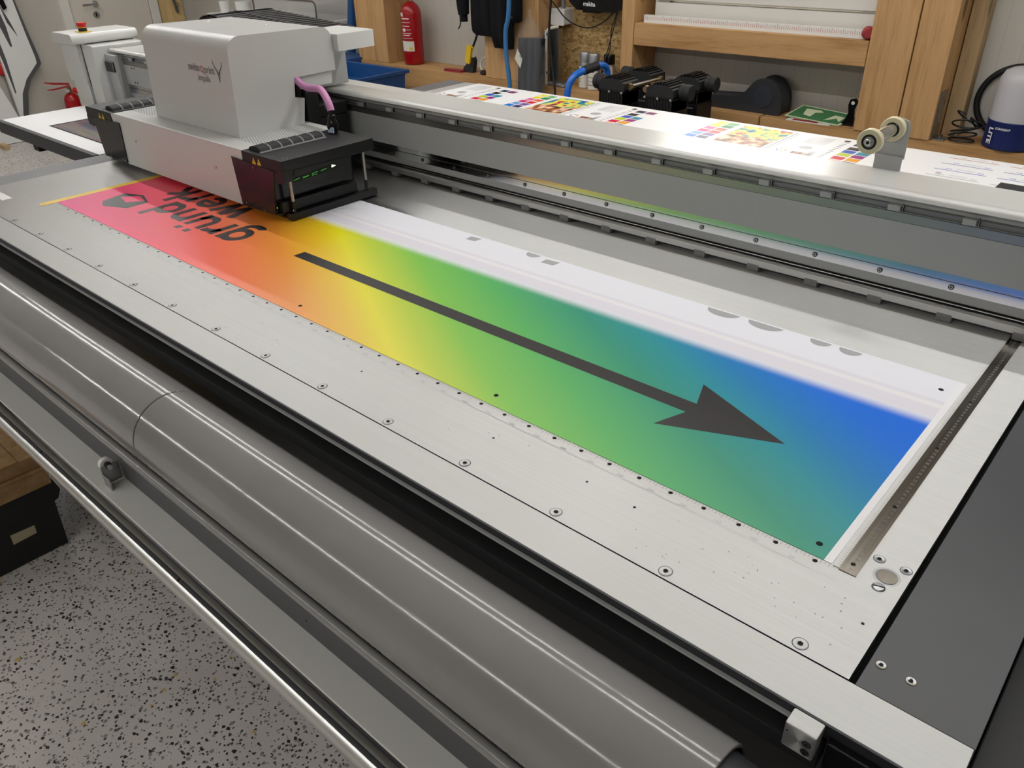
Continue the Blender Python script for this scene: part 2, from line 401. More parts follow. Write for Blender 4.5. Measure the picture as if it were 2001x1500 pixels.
# window above the cross beam
win = MB().box(-2.18, -1.062, 3.05, 3.2, 0.25, 0.30, 'frame_white')
for b in ((-2.18, -1.062, 0.175, 0.262), (-2.18, -1.062, 1.15, 1.22), (-2.18, -2.10, 0.262, 1.15), (-1.142, -1.062, 0.262, 1.15)):
    win.box(b[0], b[1], 3.0, 3.2, b[2], b[3], 'frame_white')
w1 = struct(win, 'window_1', 0.004)
sash = MB()
for b in ((-2.165, -1.077, 0.272, 0.42), (-2.165, -1.077, 1.06, 1.15), (-2.165, -2.06, 0.42, 1.06), (-1.18, -1.077, 0.42, 1.06)):
    sash.box(b[0], b[1], 2.985, 3.04, b[2], b[3], 'frame_white')
struct(sash, 'window_sash', 0.006, w1)
mat('window_glass', (235, 240, 240), 0.02, 0, 0.5, alpha=0.12)
struct(MB().box(-2.06, -1.18, 3.01, 3.02, 0.42, 1.06, 'window_glass'), 'window_glass', 0, w1)
# door in the left wall
d1 = struct(MB().box(-7.55, -7.515, 2.29, 2.975, -0.915, 1.08, 'door_white'), 'door_1', 0.003)
fr = MB().box(-7.55, -7.50, 2.98, 3.058, -0.92, 1.16, 'frame_white').box(-7.55, -7.50, 2.21, 2.285, -0.92, 1.16, 'frame_white').box(-7.55, -7.50, 2.285, 2.98, 1.085, 1.16, 'frame_white')
struct(fr, 'door_frame', 0.004, d1)
struct(MB().cyl((-7.516, 2.50, 0.05), (-7.505, 2.50, 0.05), 0.026, 'chrome').tube([(-7.51, 2.50, 0.05), (-7.46, 2.50, 0.05), (-7.45, 2.47, 0.05), (-7.45, 2.37, 0.05)], 0.01, 'chrome'), 'door_handle', 0, d1)
struct(MB().cyl((-7.516, 2.488, -0.035), (-7.505, 2.488, -0.035), 0.028, 'chrome').box(-7.506, -7.503, 2.482, 2.494, -0.05, -0.02, 'black_hole'), 'door_lock', 0, d1)
# ceiling lamps' bodies
for i, (lo, x, y, z, ln) in enumerate(LAMPS):
    nm = {0.82: 'in the middle row', 1.58: 'in the rear row', -2.85: 'in the front row'}[y]
    if i % 6 == 0: pass
    t = thing('ceiling_light', (x, y, z), 'slim white ceiling light %s, %s from the left wall' % (nm, ('first', 'second', 'third', 'fourth', 'fifth', 'sixth')[i % 6]), 'ceiling light', 'ceiling lights')
    MB().box(x - 0.74, x + 0.74, y - 0.035, y + 0.035, z + 0.004, z + 0.05, 'white_plastic').build('housing', t, bevel=0.004)
    for sx in (-0.5, 0.5):
        MB().cyl((x + sx, y, z + 0.05), (x + sx, y, 1.86), 0.004, 'chrome', n=8).build('suspension_rod', t)

# ================================================================== TIMBER ON THE BACK WALL
def timber(name, b, label, cat, m, bev=0.004):
    t = MB().box(*b, m).build(name, None, ((b[0] + b[1]) / 2, (b[2] + b[3]) / 2, b[4]), bev)
    return tag(t, label, cat)
timber('sill_beam', (-4.49, -1.505, 2.90, 3.12, -0.335, -0.19), 'long pine sill beam carrying the big fire extinguisher and spray cans', 'beam', 'pine_x')
timber('sill_beam', (-1.50, 3.45, 2.905, 3.12, -0.335, -0.192), 'pine sill beam carrying the speaker end, green sign and work lamp', 'beam', 'pine_x')
timber('cross_beam', (-2.233, -1.062, 2.90, 3.08, 0.068, 0.171), 'horizontal pine beam directly under the white window', 'beam', 'pine_x')
timber('timber_post', (-4.475, -4.358, 2.91, 3.12, -0.19, 1.86), 'narrow pine post farthest left, behind the blue bin', 'post', 'pine_z')
timber('timber_post', (-4.352, -4.16, 2.90, 3.12, -0.19, 1.86), 'wide pine post left of the big fire extinguisher', 'post', 'pine_z')
timber('timber_post', (-3.275, -2.86, 2.90, 3.12, -0.19, 1.86), 'broad pine post behind the black jacket', 'post', 'pine_z')
timber('timber_post', (-2.31, -2.236, 2.90, 3.12, -0.19, 1.86), 'slim pine post between the chipboard panel and the cross beam', 'post', 'pine_z')
p1 = timber('timber_post', (-1.06, -0.884, 2.90, 3.12, -0.192, 1.86), 'wide pine post right of the window with a darker stained foot', 'post', 'pine_z')
timber('timber_post', (-0.879, -0.742, 2.90, 3.12, -0.192, 1.86), 'pine post with steel angle bracket at its foot, right of the widest post', 'post', 'pine_z')
timber('timber_post', (-0.738, -0.672, 3.045, 3.12, -0.192, 1.86), 'rough cracked weathered post next to the work lamp', 'post', 'rough_pine')
timber('chipboard_panel', (-2.85, -2.312, 3.085, 3.119, -0.19, 1.86), 'flake chipboard panel behind the spray cans', 'panel', 'osb', 0)
ab = thing('angle_bracket', (-0.73, 2.95, -0.192), 'grey steel angle bracket screwed to a post foot beside the work lamp', 'bracket')
MB().box(-0.7415, -0.737, 2.92, 3.0, -0.188, 0.0, 'zinc').box(-0.737, -0.69, 2.92, 3.0, -0.1915, -0.187, 'zinc').build('bracket_plate', ab, bevel=0.001)
for y, z in ((2.94, -0.02), (2.98, -0.05), (2.94, -0.1), (2.98, -0.13)):
    MB().cyl((-0.737, y, z), (-0.733, y, z), 0.006, 'chrome', n=6).build('bolt', ab)
MB().cyl((-0.715, 2.96, -0.187), (-0.715, 2.96, -0.172), 0.009, 'chrome', n=6).build('bolt', ab)

# ================================================================== FLATBED TABLE
ft = thing('printer_table', (-1.2, 0.9, -0.92), 'flatbed printing table with brushed aluminium bed and black frame', 'printing table')
bed = MB()
bed.box(-2.50, 0.097, -0.1415, 1.952, -0.012, 0.0, 'bed_aluminium')
E = 0.0003
# holes along the ruler edge and scattered small dents
for k in range(43):
    bed.ring((-0.05 * k, 0.0, E), (0, 0, 1), 0.0, 0.0032, 'black_hole', 10)
for k in range(0, 43, 7):
    bed.ring((-0.05 * k, 0.0, E * 0.6), (0, 0, 1), 0.0, 0.006, 'edge_aluminium', 14)
# scale ticks and figures
for k in range(1, 440):
    x = 0.026 - 0.005 * k; ln = 0.009 if k % 10 == 0 else (0.0065 if k % 2 == 0 else 0.0045)
    bed.poly([(x - 0.0003, 0.0065 - ln, E), (x + 0.0003, 0.0065 - ln, E), (x + 0.0003, 0.0065, E), (x - 0.0003, 0.0065, E)], 'mark_grey')
for k in range(1, 44):
    bed.text(str(50 * k), (0.026 - 0.05 * k, -0.0145, 0), (1, 0, 0), (0, 1, 0), 0.0075, 'ink_grey', 0, E, 'CENTER')
bed.poly([(-2.45, -0.0165, E), (0.03, -0.0165, E), (0.03, -0.016, E), (-2.45, -0.016, E)], 'ink_grey')
for i in range(70):
    x = random.choice([random.uniform(-2.4, 0.08), random.uniform(-0.2, 0.08)]); y = random.uniform(-0.125, -0.03); r = random.uniform(0.0006, 0.0013)
    bed.ring((x, y, E), (0, 0, 1), 0.0, r, 'mark_grey', 7)
for x, y in ((-0.22, -0.056), (-0.30, -0.053), (-0.47, -0.058), (-0.78, -0.056), (0.08, -0.06)): bed.ring((x, y, E), (0, 0, 1), 0, 0.002, 'black_hole', 8)
bed.ring((0.074, 0.028, E), (0, 0, 1), 0.0, 0.0155, 'zinc', 32); bed.ring((0.074, 0.028, E * 2), (0, 0, 1), 0.0, 0.0125, 'mark_grey', 32); bed.ring((0.075, 0.027, E * 3), (0, 0, 1), 0.0, 0.0115, 'ruler_steel', 32)
bed.build('bed_plate', ft, smooth=20)
MB().box(-2.60, 0.215, -0.204, -0.1433, -0.012, 0.0, 'edge_aluminium').build('edge_strip', ft, bevel=0.0007)
sp = MB().box(0.104, 0.216, -0.1425, 1.952, -0.03, -0.0005, 'dark_plate')
sp.build('side_plate', ft, bevel=0.001)
MB().box(-2.605, -2.5025, -0.1425, 1.952, -0.03, -0.0005, 'end_plate').build('end_plate', ft, bevel=0.001)
MB().box(0.0975, 0.1035, -0.142, 1.95, -0.03, -0.02, 'black_hole').build('gap_seal', ft)
# countersunk screws
def screw_mesh(m1, m2, r=0.0088):
    return MB().ring((0, 0, 0.0002), (0, 0, 1), 0.0, r, 'mark_black', 24).ring((0, 0, 0.0004), (0, 0, 1), 0.0, r * 0.9, m1, 24).lathe([(r * 0.82, 0.0003), (r * 0.8, 0.0009), (r * 0.5, 0.0009), (r * 0.42, 0.0006)], (0, 0, 0), m2, n=20).ring((0, 0, 0.0011), (0, 0, 1), 0.0, r * 0.36, 'black_hole', 6).build('bed_screw', None, (0, 0, 0), link=False)
sm = screw_mesh('zinc', 'edge_aluminium')
for k in range(15): inst('bed_screw', sm, ft, (0.0405 - 0.1665 * k, -0.130, 0))
for p in ((0.057, 0.052), (0.088, 0.052)): inst('bed_screw', screw_mesh('zinc', 'zinc', 0.0072), ft, (p[0], p[1], 0))
slot = MB().ring((0, 0, 0.0002), (0, 0, 1), 0, 0.0075, 'black_hole', 20).lathe([(0.0068, 0.0003), (0.006, 0.0016), (0.002, 0.002)], (0, 0, 0), 'zinc', n=18).box(-0.006, 0.006, -0.0007, 0.0007, 0.0021, 0.0023, 'black_hole')
inst('slotted_screw', slot.build('slotted_screw', None, (0, 0, 0), link=False), ft, (0.073, 0.005, 0), (0, 0, 0.3))
dsm = screw_mesh('brass', 'zinc', 0.0058)
for p in ((0.115, -0.102), (0.145, -0.103)): inst('side_screw', dsm, ft, (p[0], p[1], -0.0004))
# steel ruler lying in the bed beside the banner
ru = MB().box(0.0265, 0.047, 0.004, 0.80, 0.0002, 0.0012, 'ruler_steel').box(0.0195, 0.0265, 0.006, 0.80, 0.0002, 0.001, 'edge_aluminium')
for k in range(0, 78):
    y = 0.012 + 0.01 * k
    ru.text(str(k + 1), (0.0405, y, 0.0012), (0, 1, 0), (-1, 0, 0), 0.0062, 'mark_grey', 0, 0.0002, 'CENTER')
for k in range(0, 156):
    y = 0.012 + 0.005 * k; ru.poly([(0.0225, y, 0.0013), (0.0265, y, 0.0013), (0.0265, y + 0.0006, 0.0013), (0.0225, y + 0.0006, 0.0013)], 'mark_grey')
for y in (0.022, 0.16, 0.33, 0.49): ru.ring((0.037, y, 0.0014), (0, 0, 1), 0.0, 0.0028, 'black_hole', 12)
ru.build('steel_ruler', ft, smooth=20)
# front edge: black channel, lip and clamp block
MB().box(-2.60, 0.214, -0.2065, -0.19, -0.0115, -0.0125 + 0.0008, 'charcoal').box(-2.60, 0.214, -0.2065, -0.2, -0.0125, -0.0005, 'charcoal').build('edge_face', ft)
MB().box(-2.60, 0.068, -0.2112, -0.2068, -0.0138, -0.0108, 'panel_grey').build('edge_lip', ft)
MB().box(-2.60, 0.104, -0.2206, -0.196, -0.053, -0.03, 'black_rough').build('front_rail', ft, bevel=0.0015)
MB().box(0.108, 0.214, -0.216, -0.196, -0.10, -0.0128, 'black_paint').build('front_end_block', ft, bevel=0.002)
cb = MB().box(0.070, 0.1015, -0.228, -0.2068, -0.034, 0.0, 'edge_aluminium').build('clamp_block', ft, bevel=0.002)
for z in (-0.0145, -0.026):
    MB().ring((0.0935, -0.2283, z), (0, -1, 0), 0.0, 0.0045, 'black_hole', 18).ring((0.0935, -0.2286, z), (0, -1, 0), 0.0016, 0.0038, 'zinc', 18).build('socket_screw', cb, cb['o'])
MB().ring((0.0735, -0.2284, -0.01), (0, -1, 0), 0.0, 0.0011, 'black_hole', 10).build('pin_hole', cb, cb['o'])
MB().box(0.2175, 0.75, -0.15, 1.945, -0.60, -0.09, 'black_paint').build('side_housing', ft, bevel=0.003)
MB().box(-2.58, 0.20, -0.165, 1.945, -0.30, -0.0305, 'black_paint').build('table_frame', ft, bevel=0.004)
for x in (-2.4, 0.02):
    for y in (-0.08, 1.8):
        l = MB().box(x - 0.06, x + 0.06, y - 0.05, y + 0.07, -0.90, -0.30, 'black_paint').build('leg', ft, bevel=0.004)
        MB().cyl((x, y, -0.92), (x, y, -0.90), 0.045, 'black_rough').build('foot', l, l['o'])
# parking station plate at the left
pk = MB().box(-3.475, -2.612, 0.315, 0.668, -0.012, 0.0, 'sheet_white'); pk.build('parking_plate', ft)
MB().box(-3.475, -2.612, 0.296, 0.3148, -0.045, 0.001, 'charcoal').build('parking_edge', ft, bevel=0.001)
MB().box(-3.46, -2.61, 0.3152, 0.42, -0.05, -0.0125, 'black_paint').prism([(-3.05, -0.05), (-2.612, -0.05), (-2.612, -0.16), (-2.75, -0.16)], 'y', 0.36, 0.40, 'black_paint').build('parking_bracket', ft)
MB().box(-3.2, -3.15, 0.31, 0.36, -0.075, -0.05, 'black_rough').build('parking_stop', ft, bevel=0.003)

# prints on the table
ban = MB()
Z = 0.0008
ban.box(-2.190, 0.0175, 0.0075, 0.5445, 0.0001, Z, 'banner_print')
for a in ban.mats[:]: pass
ink = 'ink_black'; L = 0.00015
def bpoly(P, m=ink): ban.poly([(x, y, Z + L) for x, y in P], m)
# arrow pointing right
bpoly([(-1.324, 0.186), (-0.288, 0.185), (-0.287, 0.216), (-1.323, 0.217)])
bpoly([(-0.288, 0.185), (-0.309, 0.126), (-0.133, 0.2015), (-0.309, 0.2755), (-0.287, 0.216)])
# hexagon mark: open box
A_, B_, C_, D_, E_, F_ = (-2.094, 0.091), (-2.115, 0.165), (-2.052, 0.191), (-1.978, 0.167), (-1.977, 0.105), (-2.053, 0.073)
a_, b_, c_, d_ = (-2.0935, 0.1135), (-2.1035, 0.160), (-2.052, 0.181), (-2.058, 0.131)
c_ = (-2.0, 0.168); b_ = (-2.054, 0.1805); d_ = (-2.030, 0.128); a_ = (-2.092, 0.142)
bpoly([A_, B_, a_]); bpoly([B_, C_, b_, a_]); bpoly([C_, D_, c_, b_]); bpoly([D_, E_, d_, c_]); bpoly([E_, F_, A_, d_]); bpoly([A_, a_, d_])
# clipped grey letters at the back edge
for x0, x1 in ((-1.087, -1.056), (-0.853, -0.817)): bpoly([(x0, 0.511), (x1 - 0.003, 0.513), (x1, 0.536), (x0 - 0.001, 0.532)], 'ink_grey')
for x0, x1 in ((-0.914, -0.875), (-0.450, -0.382), (-0.364, -0.295), (-0.243, -0.204), (-0.190, -0.150)):
    c, r = (x0 + x1) / 2, (x1 - x0) / 2
    bpoly([(c + r * math.cos(t), 0.540 + min(r, 0.023) * math.sin(t)) for t in [PI + PI * i / 12 for i in range(13)]], 'ink_grey')
for x, y in ((-0.008, 0.031), (-0.548, 0.033), (-1.084, 0.034), (-0.010, 0.501)): ban.ring((x, y, Z + L), (0, 0, 1), 0.0, 0.0042, 'black_hole', 14)
# lettering, upside down as seen from here
LIFT = [L]
def letters(x0, yb):
    cur = [0.0]
    def P(poly):
        LIFT[0] += 0.000012
        ban.poly([(x0 - cur[0] - u, yb - v, Z + LIFT[0]) for u, v in poly], ink)
    def bar(a, b, c, d): P([(a, c), (b, c), (b, d), (a, d)])
    def arc(cx, cy, rx, ry, t0, t1, th=0.021, n=18):
        for k in range(n):
            a, b = math.radians(t0 + (t1 - t0) * k / n), math.radians(t0 + (t1 - t0) * (k + 1) / n)
            q = lambda t, d: (cx + (rx - d) * math.cos(t), cy + (ry - d) * math.sin(t))
            ban.poly([(x0 - cur[0] - u, yb - v, Z + LIFT[0]) for u, v in (q(a, 0), q(b, 0), q(b, th), q(a, th))], ink)
        LIFT[0] += 0.000012
    def line(p, q_, th=0.021):
        (a, b), (c, d) = p, q_; ln = math.hypot(c - a, d - b); nx, ny = -(d - b) / ln * th / 2, (c - a) / ln * th / 2
        P([(a + nx, b + ny), (c + nx, d + ny), (c - nx, d - ny), (a - nx, b - ny)])
    return cur, bar, arc, line
cur, bar, arc, line = letters(-1.512, 0.2215)
XH = 0.081
arc(0.040, XH / 2, 0.040, XH / 2 + 0.001, 0, 360, n=36); bar(0.058, 0.079, -0.004, XH); arc(0.0395, -0.004, 0.0395, 0.030, 0, -140)           # g
cur[0] = 0.094; bar(0, 0.021, 0, XH); arc(0.046, XH - 0.044, 0.046, 0.044, 75, 165)                                                          # r
cur[0] = 0.156; bar(0, 0.021, 0.036, XH); bar(0.053, 0.074, 0, XH); arc(0.037, 0.036, 0.037, 0.037, 180, 360)                                # u
bar(0.006, 0.026, 0.094, 0.112); bar(0.047, 0.067, 0.094, 0.112)
cur[0] = 0.246; bar(0, 0.021, 0, XH); bar(0.053, 0.074, 0, XH - 0.036); arc(0.037, XH - 0.036, 0.037, 0.037, 0, 180)                         # n
cur[0] = 0.330; arc(0.040, XH / 2, 0.040, XH / 2 + 0.001, 0, 360, n=36); bar(0.058, 0.079, 0, 0.116)                                         # d
cur, bar, arc, line = letters(-1.672, 0.3185)
for p_, q_ in (((0.009, XH), (0.034, 0)), ((0.034, 0), (0.058, XH)), ((0.058, XH), (0.082, 0)), ((0.082, 0), (0.107, XH))): line(p_, q_, 0.022)  # w
cur[0] = 0.124; arc(0.040, XH / 2, 0.040, XH / 2 + 0.001, 0, 318, n=32); bar(0.012, 0.0795, 0.034, 0.0495)                                     # e
cur[0] = 0.218; bar(0, 0.021, 0, XH); arc(0.046, XH - 0.044, 0.046, 0.044, 75, 165)                                                          # r
cur[0] = 0.278; bar(0, 0.021, 0, 0.116); line((0.012, 0.034), (0.062, XH - 0.004)); line((0.026, 0.052), (0.066, 0.004))                       # k
o = ban.build('printed_banner', None, (0, 0, 0), smooth=0)
tag(o, 'long rainbow gradient print with black arrow and lettering on the aluminium bed', 'print')
tp = MB().box(-2.2155, -2.1905, -0.022, 0.60, 0.0001, 0.0006, 'yellow').prism([(-2.203 + 0.0125 * math.cos(t), -0.0225 + 0.0125 * math.sin(t)) for t in [PI + PI * i / 10 for i in range(11)]], 'z', 0.0001, 0.0006, 'yellow')
tag(tp.build('adhesive_tape', None, (-2.2, -0.02, 0)), 'yellow tape strip along the left end of the rainbow print', 'tape')
tag(MB().box(-2.42, -2.334, -0.085, -0.058, 0.0001, 0.0007, 'tape_white').build('adhesive_tape', None, (-2.38, -0.07, 0)), 'short white tape piece at the left edge of the bed', 'tape')
fl = MB().prism([(-3.204, 0.388), (-2.700, 0.388), (-2.700, 0.552), (-3.205, 0.548)], 'z', 0.0002, 0.0009, 'black_rough').poly([(-3.185, 0.395, 0.0011), (-2.71, 0.395, 0.0011), (-2.71, 0.543, 0.0011), (-3.185, 0.541, 0.0011)], 'photo_film')
tag(fl.build('test_film', None, (-3.0, 0.45, 0)), 'dark streaked film sample lying on the white parking plate', 'film')

# ------------------------------------------------------------------ test charts on the rear half of the bed
ch = MB()
ZC = 0.001
YB = 1.976
n = 10
pr = [(0.86, ZC), (YB - 0.02, ZC)] + [(YB - 0.02 + 0.05 * math.sin(a), ZC - 0.05 + 0.05 * math.cos(a)) for a in [PI / 2 * i / n for i in range(1, n + 1)]] + [(YB + 0.03, -0.2)]
for (y0, z0), (y1, z1) in zip(pr[:-1], pr[1:]):
    ch.poly([(-2.43, y0, z0), (0.09, y0, z0), (0.09, y1, z1), (-2.43, y1, z1)], 'chart_print', (240, 240, 241))
ch.poly([(-2.43, 0.86, 0.0002), (-2.43, 0.86, ZC), (-2.43, YB - 0.02, ZC), (-2.43, YB - 0.02, 0.0002)], 'chart_print', (225, 225, 226))
def q(x, y, c, w=0.038, h=0.036, m='chart_print'):
    ch.poly([(x - w / 2, y - h / 2, ZC + L), (x + w / 2, y - h / 2, ZC + L), (x + w / 2, y + h / 2, ZC + L), (x - w / 2, y + h / 2, ZC + L)], m, c)
SET_A = [(0, 1.899, (34, 50, 84)), (1, 1.899, (124, 50, 96)), (0, 1.845, (30, 30, 34)), (0, 1.803, (36, 88, 190)), (1, 1.801, (34, 142, 168)),
         (0, 1.762, (190, 206, 40)), (1, 1.760, (150, 38, 124)), (0, 1.718, (208, 24, 70)), (1, 1.718, (232, 160, 30)), (0, 1.675, (240, 176, 146)), (1, 1.673, (26, 28, 70)),
         (0, 1.632, (60, 60, 64)), (1, 1.630, (110, 110, 114))]
SET_B = [(0, 1.921, (238, 226, 70)), (1, 1.920, (104, 182, 112)), (0, 1.877, (232, 216, 30)), (1, 1.878, (26, 136, 70)), (0, 1.834, (214, 100, 158)), (1, 1.832, (226, 92, 72)),
         (0, 1.789, (206, 26, 116)), (1, 1.787, (206, 30, 52)), (0, 1.745, (110, 160, 220)), (1, 1.745, (112, 78, 156)), (0, 1.702, (26, 120, 210)), (1, 1.702, (44, 44, 100))]
for px in (0.0, 0.70, 1.535):
    for c, y, col in SET_A: q(-2.212 + px + 0.0445 * c, y, col)
for px in (0.0, 0.83):
    for c, y, col in SET_B: q(-2.011 + px + 0.0445 * c, y, col)
    x = -1.92 + px
    q(x + 0.085, 1.862, (255, 255, 255), 0.176, 0.145, 'photo_rainbow'); q(x + 0.085, 1.738, (255, 255, 255), 0.17, 0.10, 'photo_brown')
    q(x + 0.10, 1.672, (60, 44, 38), 0.2, 0.026)
    q(x + 0.185, 1.81, (70, 70, 74), 0.003, 0.26); q(x + 0.197, 1.80, (90, 90, 94), 0.002, 0.26)
    for k in range(7): q(x + 0.174, 1.70 + 0.034 * k, (60, 60, 60), 0.003, 0.006)
for px in (0.0, 0.715, 1.545):
    x = -2.275 + px
    for k in range(13): q(x + 0.004, 1.655 + 0.021 * k, (150 - 6 * k, 148 - 6 * k, 150 - 6 * k), 0.014, 0.006)
    q(x, 1.927, (40, 42, 44), 0.018, 0.018)
    for k in range(8): q(x - 0.033, 1.66 + 0.0115 * k, (70 + 20 * k,) * 3, 0.018, 0.0117)
    ch.ring((x - 0.075, 1.775, ZC + L), (0, 0, 1), 0.0, 0.021, 'chart_print', 20) ; ch.c[-1] = (178, 178, 180)
    for k in range(4): q(x - 0.085 + 0.012 * k, 1.70, [(90, 60, 50), (170, 90, 60), (60, 50, 50), (200, 150, 110)][k], 0.011, 0.026)
    q(x - 0.075, 1.88, (222, 222, 225), 0.075, 0.10, 'photo_grey')
    for k, col in enumerate(((200, 60, 60), (220, 180, 60), (80, 160, 90), (70, 90, 190), (150, 80, 170), (220, 130, 60))):
        a = k * PI / 3; q(x - 0.125 + 0.014 * math.cos(a), 1.705 + 0.018 * math.sin(a), col, 0.008, 0.01)
# colour lines at the right
for y, col in ((1.920, (196, 108, 96)), (1.849, (96, 84, 180)), (1.778, (64, 84, 190)), (1.7075, (170, 172, 176))):
    for x0, x1 in ((-0.417, -0.278), (-0.250, -0.11)):
        q((x0 + x1) / 2, y, col, x1 - x0, 0.0045)
        for gx in (0.03, 0.115):
            for k in range(3): q(x0 + gx + 0.006 * k, y + 0.012 + 0.004, col, 0.0025, 0.009)
        q(x0 + 0.08, y + 0.022, (222, 222, 226), 0.05, 0.012)
q(-0.392, 1.735, (196, 184, 200), 0.014, 0.022)
ch.usec = True
o = ch.build('test_chart_sheet', None, (-1.2, 1.4, 0), smooth=30)
tag(o, 'white sheet of colour patches and test pictures behind the gantry', 'print')
tag(MB().box(-0.226, -0.06, 1.655, 1.708, 0.0014, 0.011, 'charcoal').build('dark_block', None, (-0.15, 1.68, 0.0014), 0.002), 'small dark grey block lying on the right of the test sheet', 'block')

# ================================================================== GANTRY
ga = thing('printer_gantry', (-1.4, 0.83, 0.0), 'long grey and white gantry beam spanning the flatbed table', 'gantry')
GX0, GX1 = -3.36, 0.45
cap = MB()
prof = [(0.770, 0.2085), (0.756, 0.2085), (0.7525, 0.211), (0.7545, 0.2165), (0.760, 0.2205), (0.768, 0.2218), (0.776, 0.2192), (0.790, 0.2182), (0.902, 0.2175), (0.906, 0.214), (0.906, 0.19), (0.78, 0.19), (0.78, 0.2085)]
cap.prism(prof, 'x', GX0, GX1, 'cap_paint').build('beam_cap', ga, smooth=40)
MB().box(GX0, GX1, 0.80, 0.90, 0.012, 0.19, 'panel_grey').build('beam_core', ga)
MB().box(GX0, GX1, 0.782, 0.80, 0.186, 0.2085, 'black_hole').build('cap_slot', ga)
MB().box(GX0, GX1, 0.770, 0.80, 0.182, 0.1935, 'clip_grey').box(GX0, GX1, 0.766, 0.770, 0.182, 0.1845, 'clip_grey').build('upper_channel', ga, bevel=0.0008)
MB().box(GX0, GX1, 0.7685, 0.80, 0.1645, 0.181, 'band_steel').build('upper_band', ga)
MB().prism([(0.765, 0.1802), (0.765, 0.1818), (0.775, 0.1818), (0.775, 0.1802)], 'x', GX0, GX1, 'band_steel').build('upper_trim', ga)
MB().box(GX0, GX1, 0.7675, 0.80, 0.0882, 0.164, 'panel_grey').box(-0.4795, -0.4788, 0.7672, 0.768, 0.088, 0.164, 'mark_grey').build('front_panel', ga, bevel=0.0006)
tilt = math.tan(math.radians(5.6))
R = lambda z, d=0.0: (0.768 + (z - 0.056) * tilt - d, z)
rl = MB()
rl.prism([R(0.056), R(0.0695), (0.80, 0.0695), (0.80, 0.056)], 'x', GX0, GX1, 'rail_steel')
rl.build('mounting_strip', ga)
rl = MB()
rl.prism([R(0.070, 0.002), R(0.0735, 0.002), R(0.0745, -0.0005), R(0.0775, -0.0005), R(0.0785, 0.002), R(0.088, 0.002), (0.80, 0.088), (0.80, 0.070)], 'x', GX0, GX1, 'rail_steel')
rl.build('linear_rail', ga, smooth=30)
MB().box(GX0, GX1, 0.7735, 0.80, 0.036, 0.0555, 'panel_grey').box(-0.4795, -0.4788, 0.7732, 0.774, 0.036, 0.0555, 'mark_grey').build('lower_panel', ga, bevel=0.0006)
MB().box(GX0, GX1, 0.769, 0.78, 0.0315, 0.0335, 'rail_steel').box(GX0, GX1, 0.772, 0.78, 0.0295, 0.036, 'black_hole').build('lower_trim', ga)
lb = MB().prism([(0.759, 0.029), (0.755, 0.026), (0.755, 0.013), (0.80, 0.010), (0.80, 0.029)], 'x', GX0, GX1, 'bar_aluminium')
lb.build('lower_bar', ga, bevel=0.0006)
MB().box(GX0, GX1, 0.765, 0.80, 0.006, 0.0128, 'charcoal').build('underside', ga)
bolt = MB().cyl((0, 0.002, 0), (0, -0.0012, 0), 0.0052, 'mark_black', n=20).cyl((0, -0.0012, 0), (0, -0.0018, 0), 0.0036, 'zinc', n=16).cyl((0, -0.0018, 0), (0, -0.0022, 0), 0.0016, 'black_hole', n=6).build('rail_bolt', None, (0, 0, 0), link=False)
clip = MB().box(-0.011, 0.011, -0.008, 0.006, -0.0055, 0.0055, 'panel_grey').box(0.011, 0.015, -0.004, 0.006, -0.0065, 0.0065, 'charcoal').build('upper_clip', None, (0, 0, 0), bevel=0.0008, link=False)
clip2 = MB().box(-0.0135, 0.0135, -0.006, 0.012, -0.007, 0.0075, 'clip_grey').build('lower_clip', None, (0, 0, 0), bevel=0.0012, link=False)
for k in range(-2, 14): inst('rail_bolt', bolt, ga, (-1.379 + 0.129 * k, 0.7686, 0.0645))
for k in range(15): inst('upper_clip', clip, ga, (-1.754 + 0.1282 * k, 0.766, 0.1905))
for k in range(6): inst('upper_clip', clip, ga, (-3.20 + 0.1282 * k, 0.766, 0.1905))
for k in range(15): inst('lower_clip', clip2, ga, (-1.749 + 0.128 * k, 0.760, 0.0092))
# guide rollers on a bracket behind the cap
br = MB().prism([(-0.311, 0.2175), (-0.262, 0.2175), (-0.262, 0.243), (-0.311, 0.243)], 'y', 0.898, 0.904, 'panel_grey')
br.prism([(-0.314, 0.240), (-0.261, 0.240), (-0.261, 0.300), (-0.266, 0.311), (-0.278, 0.315), (-0.292, 0.311), (-0.314, 0.29)], 'y', 0.9045, 0.9105, 'panel_grey')
br = br.build('roller_bracket', ga, bevel=0.001)
ax0, ax1 = Vector((-0.288, 0.904, 0.296)), Vector((-0.288, 0.825, 0.296))
def wheel(y):
    wh = MB().lathe([(0.0135, 0), (0.0215, 0.0), (0.0228, 0.0015), (0.0228, 0.0125), (0.0215, 0.014), (0.0135, 0.014)], (-0.288, y, 0.296), 'ivory_rubber', (0, -1, 0), 36)
    wh.lathe([(0.009, 0.0005), (0.0137, 0.0005), (0.0137, 0.0143), (0.0095, 0.0143), (0.009, 0.012)], (-0.288, y, 0.296), 'black_gloss', (0, -1, 0), 28)
    return wh.build('guide_wheel', br, br['o'])
wheel(0.9035); wheel(0.786)
MB().cyl((-0.288, 0.89, 0.296), (-0.288, 0.786, 0.296), 0.0115, 'chrome').cyl((-0.288, 0.774, 0.296), (-0.288, 0.7705, 0.296), 0.009, 'zinc').lathe([(0.0062, 0), (0.0062, 0.004), (0.0056, 0.0047), (0.003, 0.0047), (0.003, 0.002)], (-0.288, 0.7705, 0.296), 'chrome', (0, -1, 0), 24).ring((-0.288, 0.7665, 0.296), (0, -1, 0), 0, 0.003, 'black_hole', 6).build('axle', br, br['o'])
